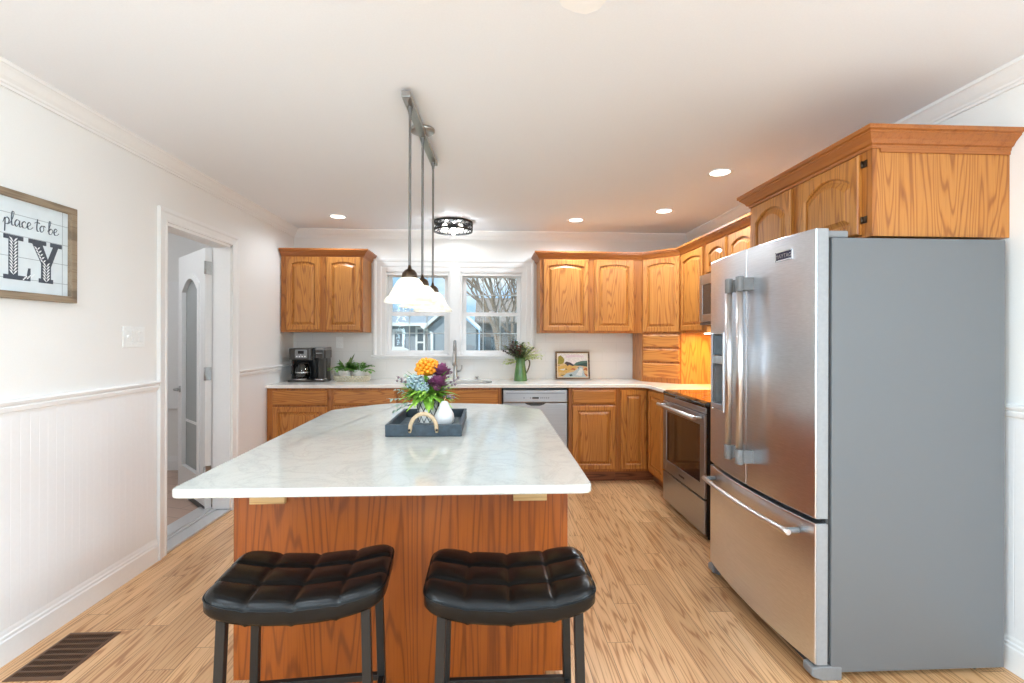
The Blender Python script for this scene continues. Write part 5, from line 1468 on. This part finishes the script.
mesh_obj('dark_berries', b1, 'berry_dark', t)
fan(20, 0, 360, 5, 60, 0.11, 0.21, 9, 0.050, 0.028, 0.1, 'leaf_olive', 'foliage')
fan(18, -50, 50, 8, 72, 0.15, 0.26, 9, 0.038, 0.022, 0.2, 'leaf_pale', 'pale_foliage')
fan(6, 160, 200, 75, 100, 0.10, 0.17, 9, 0.036, 0.020, 0.1, 'leaf_pale', 'pale_foliage')
b2 = fan(8, 60, 330, 0, 35, 0.12, 0.18, 4, 0.03, 0.014, 0.0, 'leaf_sage', 'sage_foliage', 0.011)
mesh_obj('rust_blooms', b2, 'petal_rust', t)

# landscape painting leaning on the backsplash
t = thing('landscape_painting', 'small framed landscape painting of a river valley leaning on the backsplash', 'picture', (0.878, 4.985, 0.9185))
PW, PH = 0.358, 0.288
tilt = Matrix.Rotation(R(-9), 4, 'X')
def pm(): m = MB(); m.M = tilt; return m
fm = pm(); ls = []
for (x, z, dx, dz) in ((-PW / 2, 0, 1, 1), (-PW / 2, PH, 1, -1), (PW / 2, PH, -1, -1), (PW / 2, 0, -1, 1)):
    ls.append([(x, 0.012, z), (x, -0.012, z), (x + dx * 0.016, -0.008, z + dz * 0.016), (x + dx * 0.018, 0.012, z + dz * 0.018)])
ls.append(ls[0]); fm.loops(ls, False, False)
mesh_obj('frame', fm, 'walnut_frame', t)
for nm, c in (('canvas_cream', (234, 226, 206)), ('paint_sky', (226, 220, 218)), ('paint_mauve', (222, 204, 212)), ('paint_olive', (150, 138, 52)), ('paint_gold', (206, 168, 92)), ('paint_rust', (176, 96, 52)), ('paint_ink', (62, 50, 62)),
              ('paint_teal', (70, 104, 96)), ('paint_deep', (34, 66, 66)), ('paint_river', (168, 190, 200)), ('paint_pale', (214, 220, 222)), ('paint_tan', (208, 176, 130))):
    plain(nm, c, 0.6, bump=0.3, bscale=90, var=0.12)
cv = mesh_obj('canvas', pm().box(-PW / 2 + 0.014, PW / 2 - 0.014, -0.002, 0.008, 0.014, PH - 0.014), 'canvas_cream', t)
X0, Z0, PWi, PHi = -PW / 2 + 0.024, 0.022, PW - 0.048, PH - 0.044
lay = [0]
def paint(mat, polys):
    lay[0] += 1; m = pm(); y1 = -0.002 - 0.0002 * lay[0]
    for p in polys: m.prism([(X0 + a * PWi, Z0 + b * PHi) for a, b in p], y1, -0.0018, 'Y')
    mesh_obj('paint_patch', m, mat, cv)
paint('paint_sky', [[(0, .5), (1, .5), (1, 1), (0, 1)]])
paint('paint_mauve', [[(.28, .82), (.6, .86), (.9, .84), (.88, .91), (.5, .95), (.3, .92)]])
paint('paint_tan', [[(0, 0), (1, 0), (1, .48), (.55, .52), (0, .62)]])
paint('paint_gold', [[(0, .2), (.3, .18), (.6, .4), (.62, .5), (.3, .52), (0, .45)], [(.05, .05), (.25, .08), (.2, .16), (.02, .14)]])
paint('paint_teal', [[(.52, .5), (.62, .62), (.78, .68), (1, .70), (1, .48), (.6, .48)]])
paint('paint_deep', [[(.6, .5), (.75, .56), (1, .62), (1, .44), (.85, .47)]])
paint('paint_ink', [[(.22, .6), (.3, .66), (.42, .62), (.58, .5), (.5, .47), (.38, .53), (.34, .46), (.28, .54)], [(0, .5), (.06, .53), (.05, .48)]])
paint('paint_olive', [[(0, .56), (.02, .88), (.1, .93), (.18, .84), (.23, .74), (.2, .6), (.12, .55)]])
paint('paint_river', [[(.15, .0), (.3, .16), (.52, .22), (.66, .34), (.72, .46), (.84, .44), (.86, .3), (.95, 0)]])
paint('paint_pale', [[(.6, .08), (.72, .3), (.78, .4), (.84, .3), (.8, .05)], [(.05, .32), (.25, .36), (.2, .28)]])
paint('paint_deep', [[(.36, .1), (.46, .12), (.5, .07), (.42, .03)], [(.08, .08), (.24, .1), (.14, .05)], [(.24, .34), (.32, .3), (.3, .36)], [(.66, .4), (.7, .36), (.72, .42)]])
paint('paint_rust', [[(.84, .28), (.92, .4), (1, .38), (1, .25), (.93, .3)], [(.86, .2), (.94, .12), (1, .1), (1, .02), (.92, .08)], [(.42, .32), (.58, .3), (.6, .36), (.48, .38)]])

# ---------------------------------------------------------------- outdoors beyond the kitchen windows
struct('ground', MB().box(-40, 40, 5.3, 70, -1.0, -0.9), 'lawn')
t = thing('gray_house', 'gray house with white-trimmed windows and a gabled wing behind the left window', 'house', (-4.0, 22.0, -0.9))
def wpart(name, mb, mat, par, bevel=0.0): return mesh_obj(name, mb, mat, par, bevel, world=True)
wpart('wall', MB().box(-9, -2.6, 22, 27, -0.9, 2.0), 'siding_gray', t)
wing = MB().prism([(-2.62, -0.9), (-0.55, -0.9), (-0.55, 1.75), (-1.55, 2.62), (-2.62, 1.75)], 21.2, 27, 'Y')
wpart('gable_wall', wing, 'siding_gray', t)
rf = MB().add([(-9.2, 21.6, 1.93), (-2.0, 21.6, 1.93), (-2.0, 24.5, 2.62), (-9.2, 24.5, 2.62), (-9.2, 21.6, 2.0), (-2.0, 21.6, 2.0), (-2.0, 24.5, 2.72), (-9.2, 24.5, 2.72), (-9.2, 27.4, 1.93), (-2, 27.4, 1.93), (-9.2, 27.4, 2.0), (-2, 27.4, 2.0)],
              [(0, 1, 2, 3), (4, 7, 6, 5), (0, 4, 5, 1), (3, 2, 9, 8), (7, 10, 11, 6), (8, 9, 11, 10), (0, 3, 7, 4), (3, 8, 10, 7), (1, 5, 6, 2), (2, 6, 11, 9)])
wpart('roof', rf, 'roof_shingle', t)
for s, (xa, za) in ((-1, (-2.80, 1.68)), (1, (-0.35, 1.66))):
    xp, zp = -1.575, 2.78
    m = MB().add([(xa, 20.95, za), (xp, 20.95, zp), (xp, 27, zp), (xa, 27, za), (xa, 20.95, za + 0.17), (xp, 20.95, zp + 0.17), (xp, 27, zp + 0.17), (xa, 27, za + 0.17)],
                 [(0, 1, 2, 3), (4, 7, 6, 5), (0, 4, 5, 1), (1, 5, 6, 2), (2, 6, 7, 3), (3, 7, 4, 0)])
    wpart('rake_board', m, 'house_trim', t)
wpart('eave_board', MB().box(-9.2, -2.65, 21.55, 21.62, 1.86, 2.0), 'house_trim', t)
wpart('downspout', MB().tube([(-2.95, 21.5, 1.85), (-2.75, 21.4, 1.70), (-2.45, 21.15, 1.55), (-2.42, 21.12, -0.9)], 0.07, 8), 'house_trim', t)
for (a, b, c, d) in ((-4.30, -3.78, -0.2, 1.72), (-3.28, -2.84, 0.55, 1.84), (-6.6, -5.9, 0.5, 1.7)):
    wf = MB(); wall_cells(wf, 'Y', 21.93, 22.0, a, b, c, d, [(a + 0.09, b - 0.09, c + 0.12, c + (d - c) * 0.42), (a + 0.09, b - 0.09, c + (d - c) * 0.48, d - 0.12)])
    wo = wpart('window', wf, 'house_trim', t); wpart('pane', MB().box(a + 0.05, b - 0.05, 21.97, 21.99, c + 0.05, d - 0.05), 'house_glass', wo)
wpart('stair_rail', MB().prism([(-4.4, -0.9), (-4.4, 0.95), (-3.75, 0.95), (-2.85, 0.55), (-2.85, -0.9)], 21.2, 21.3, 'Y'), 'house_trim', t)
t = thing('brown_house', 'brown-gray house with a dark door behind the right window', 'house', (3.5, 28.5, -0.9))
wpart('wall', MB().box(-0.5, 7.4, 28.5, 36, -0.9, 2.5), 'siding_brown', t)
wpart('roof', MB().prism([(28.0, 2.3), (32.25, 4.0), (36.5, 2.3), (36.5, 2.18), (28.0, 2.18)], -0.8, 7.7, 'X'), 'roof_brown', t)
wpart('door', MB().box(-0.3, 0.35, 28.42, 28.5, -0.9, 1.4), 'house_glass', t)
wpart('window', MB().box(1.5, 2.4, 28.43, 28.5, 0.3, 1.25), 'house_glass', t)

def tree(label, base, h, seed, lean=0.0, trunk=0.16, spread=0.55):
    r_ = random.Random(seed)
    t = thing('bare_tree', label, 'tree', base, 0, 'leafless trees in the yard')
    tr, bmz = MB(), MB()
    def grow(m, p, d, L, r, depth):
        pts = [p]; q = p; dd = d
        for i in range(4):
            dd = (dd + Vector((r_.uniform(-.14, .14), r_.uniform(-.14, .14), r_.uniform(-.02, .12)))).normalized(); q = q + dd * L / 4; pts.append(q)
        m.tube([tuple(x) for x in pts], [r * (1 - 0.11 * i) for i in range(5)], 6 if depth < 2 else 4, caps=False)
        if depth < 5 and r > 0.006:
            for k in range(3 if depth < 4 else 2):
                a = r_.uniform(0, 2 * math.pi); s = spread * r_.uniform(0.6, 1.4)
                nd = (dd + Vector((math.cos(a), math.sin(a), r_.uniform(-.2, .4))) * s).normalized()
                grow(bmz, pts[r_.choice((2, 3, 4)) if k else 4], nd, L * r_.uniform(0.6, 0.85), r * 0.58, depth + 1)
    grow(tr, Vector((0, 0, 0)), Vector((lean, 0, 1)).normalized(), h * 0.36, trunk, 0)
    mesh_obj('trunk', tr, 'bark', t); mesh_obj('branches', bmz, 'bark', t)
tree('thick bare tree with spreading branches in the middle of the right window', (0.35, 16.5, -0.9), 6.5, 5, -0.05, 0.15, 0.6)
tree('leaning bare tree at the right edge of the right window', (1.50, 25.0, -0.9), 8.5, 8, -0.12, 0.17, 0.6)
tree('small bare tree rising behind the gray house roof', (-6.2, 36.0, -0.9), 5.0, 13, 0.0, 0.12, 0.6)
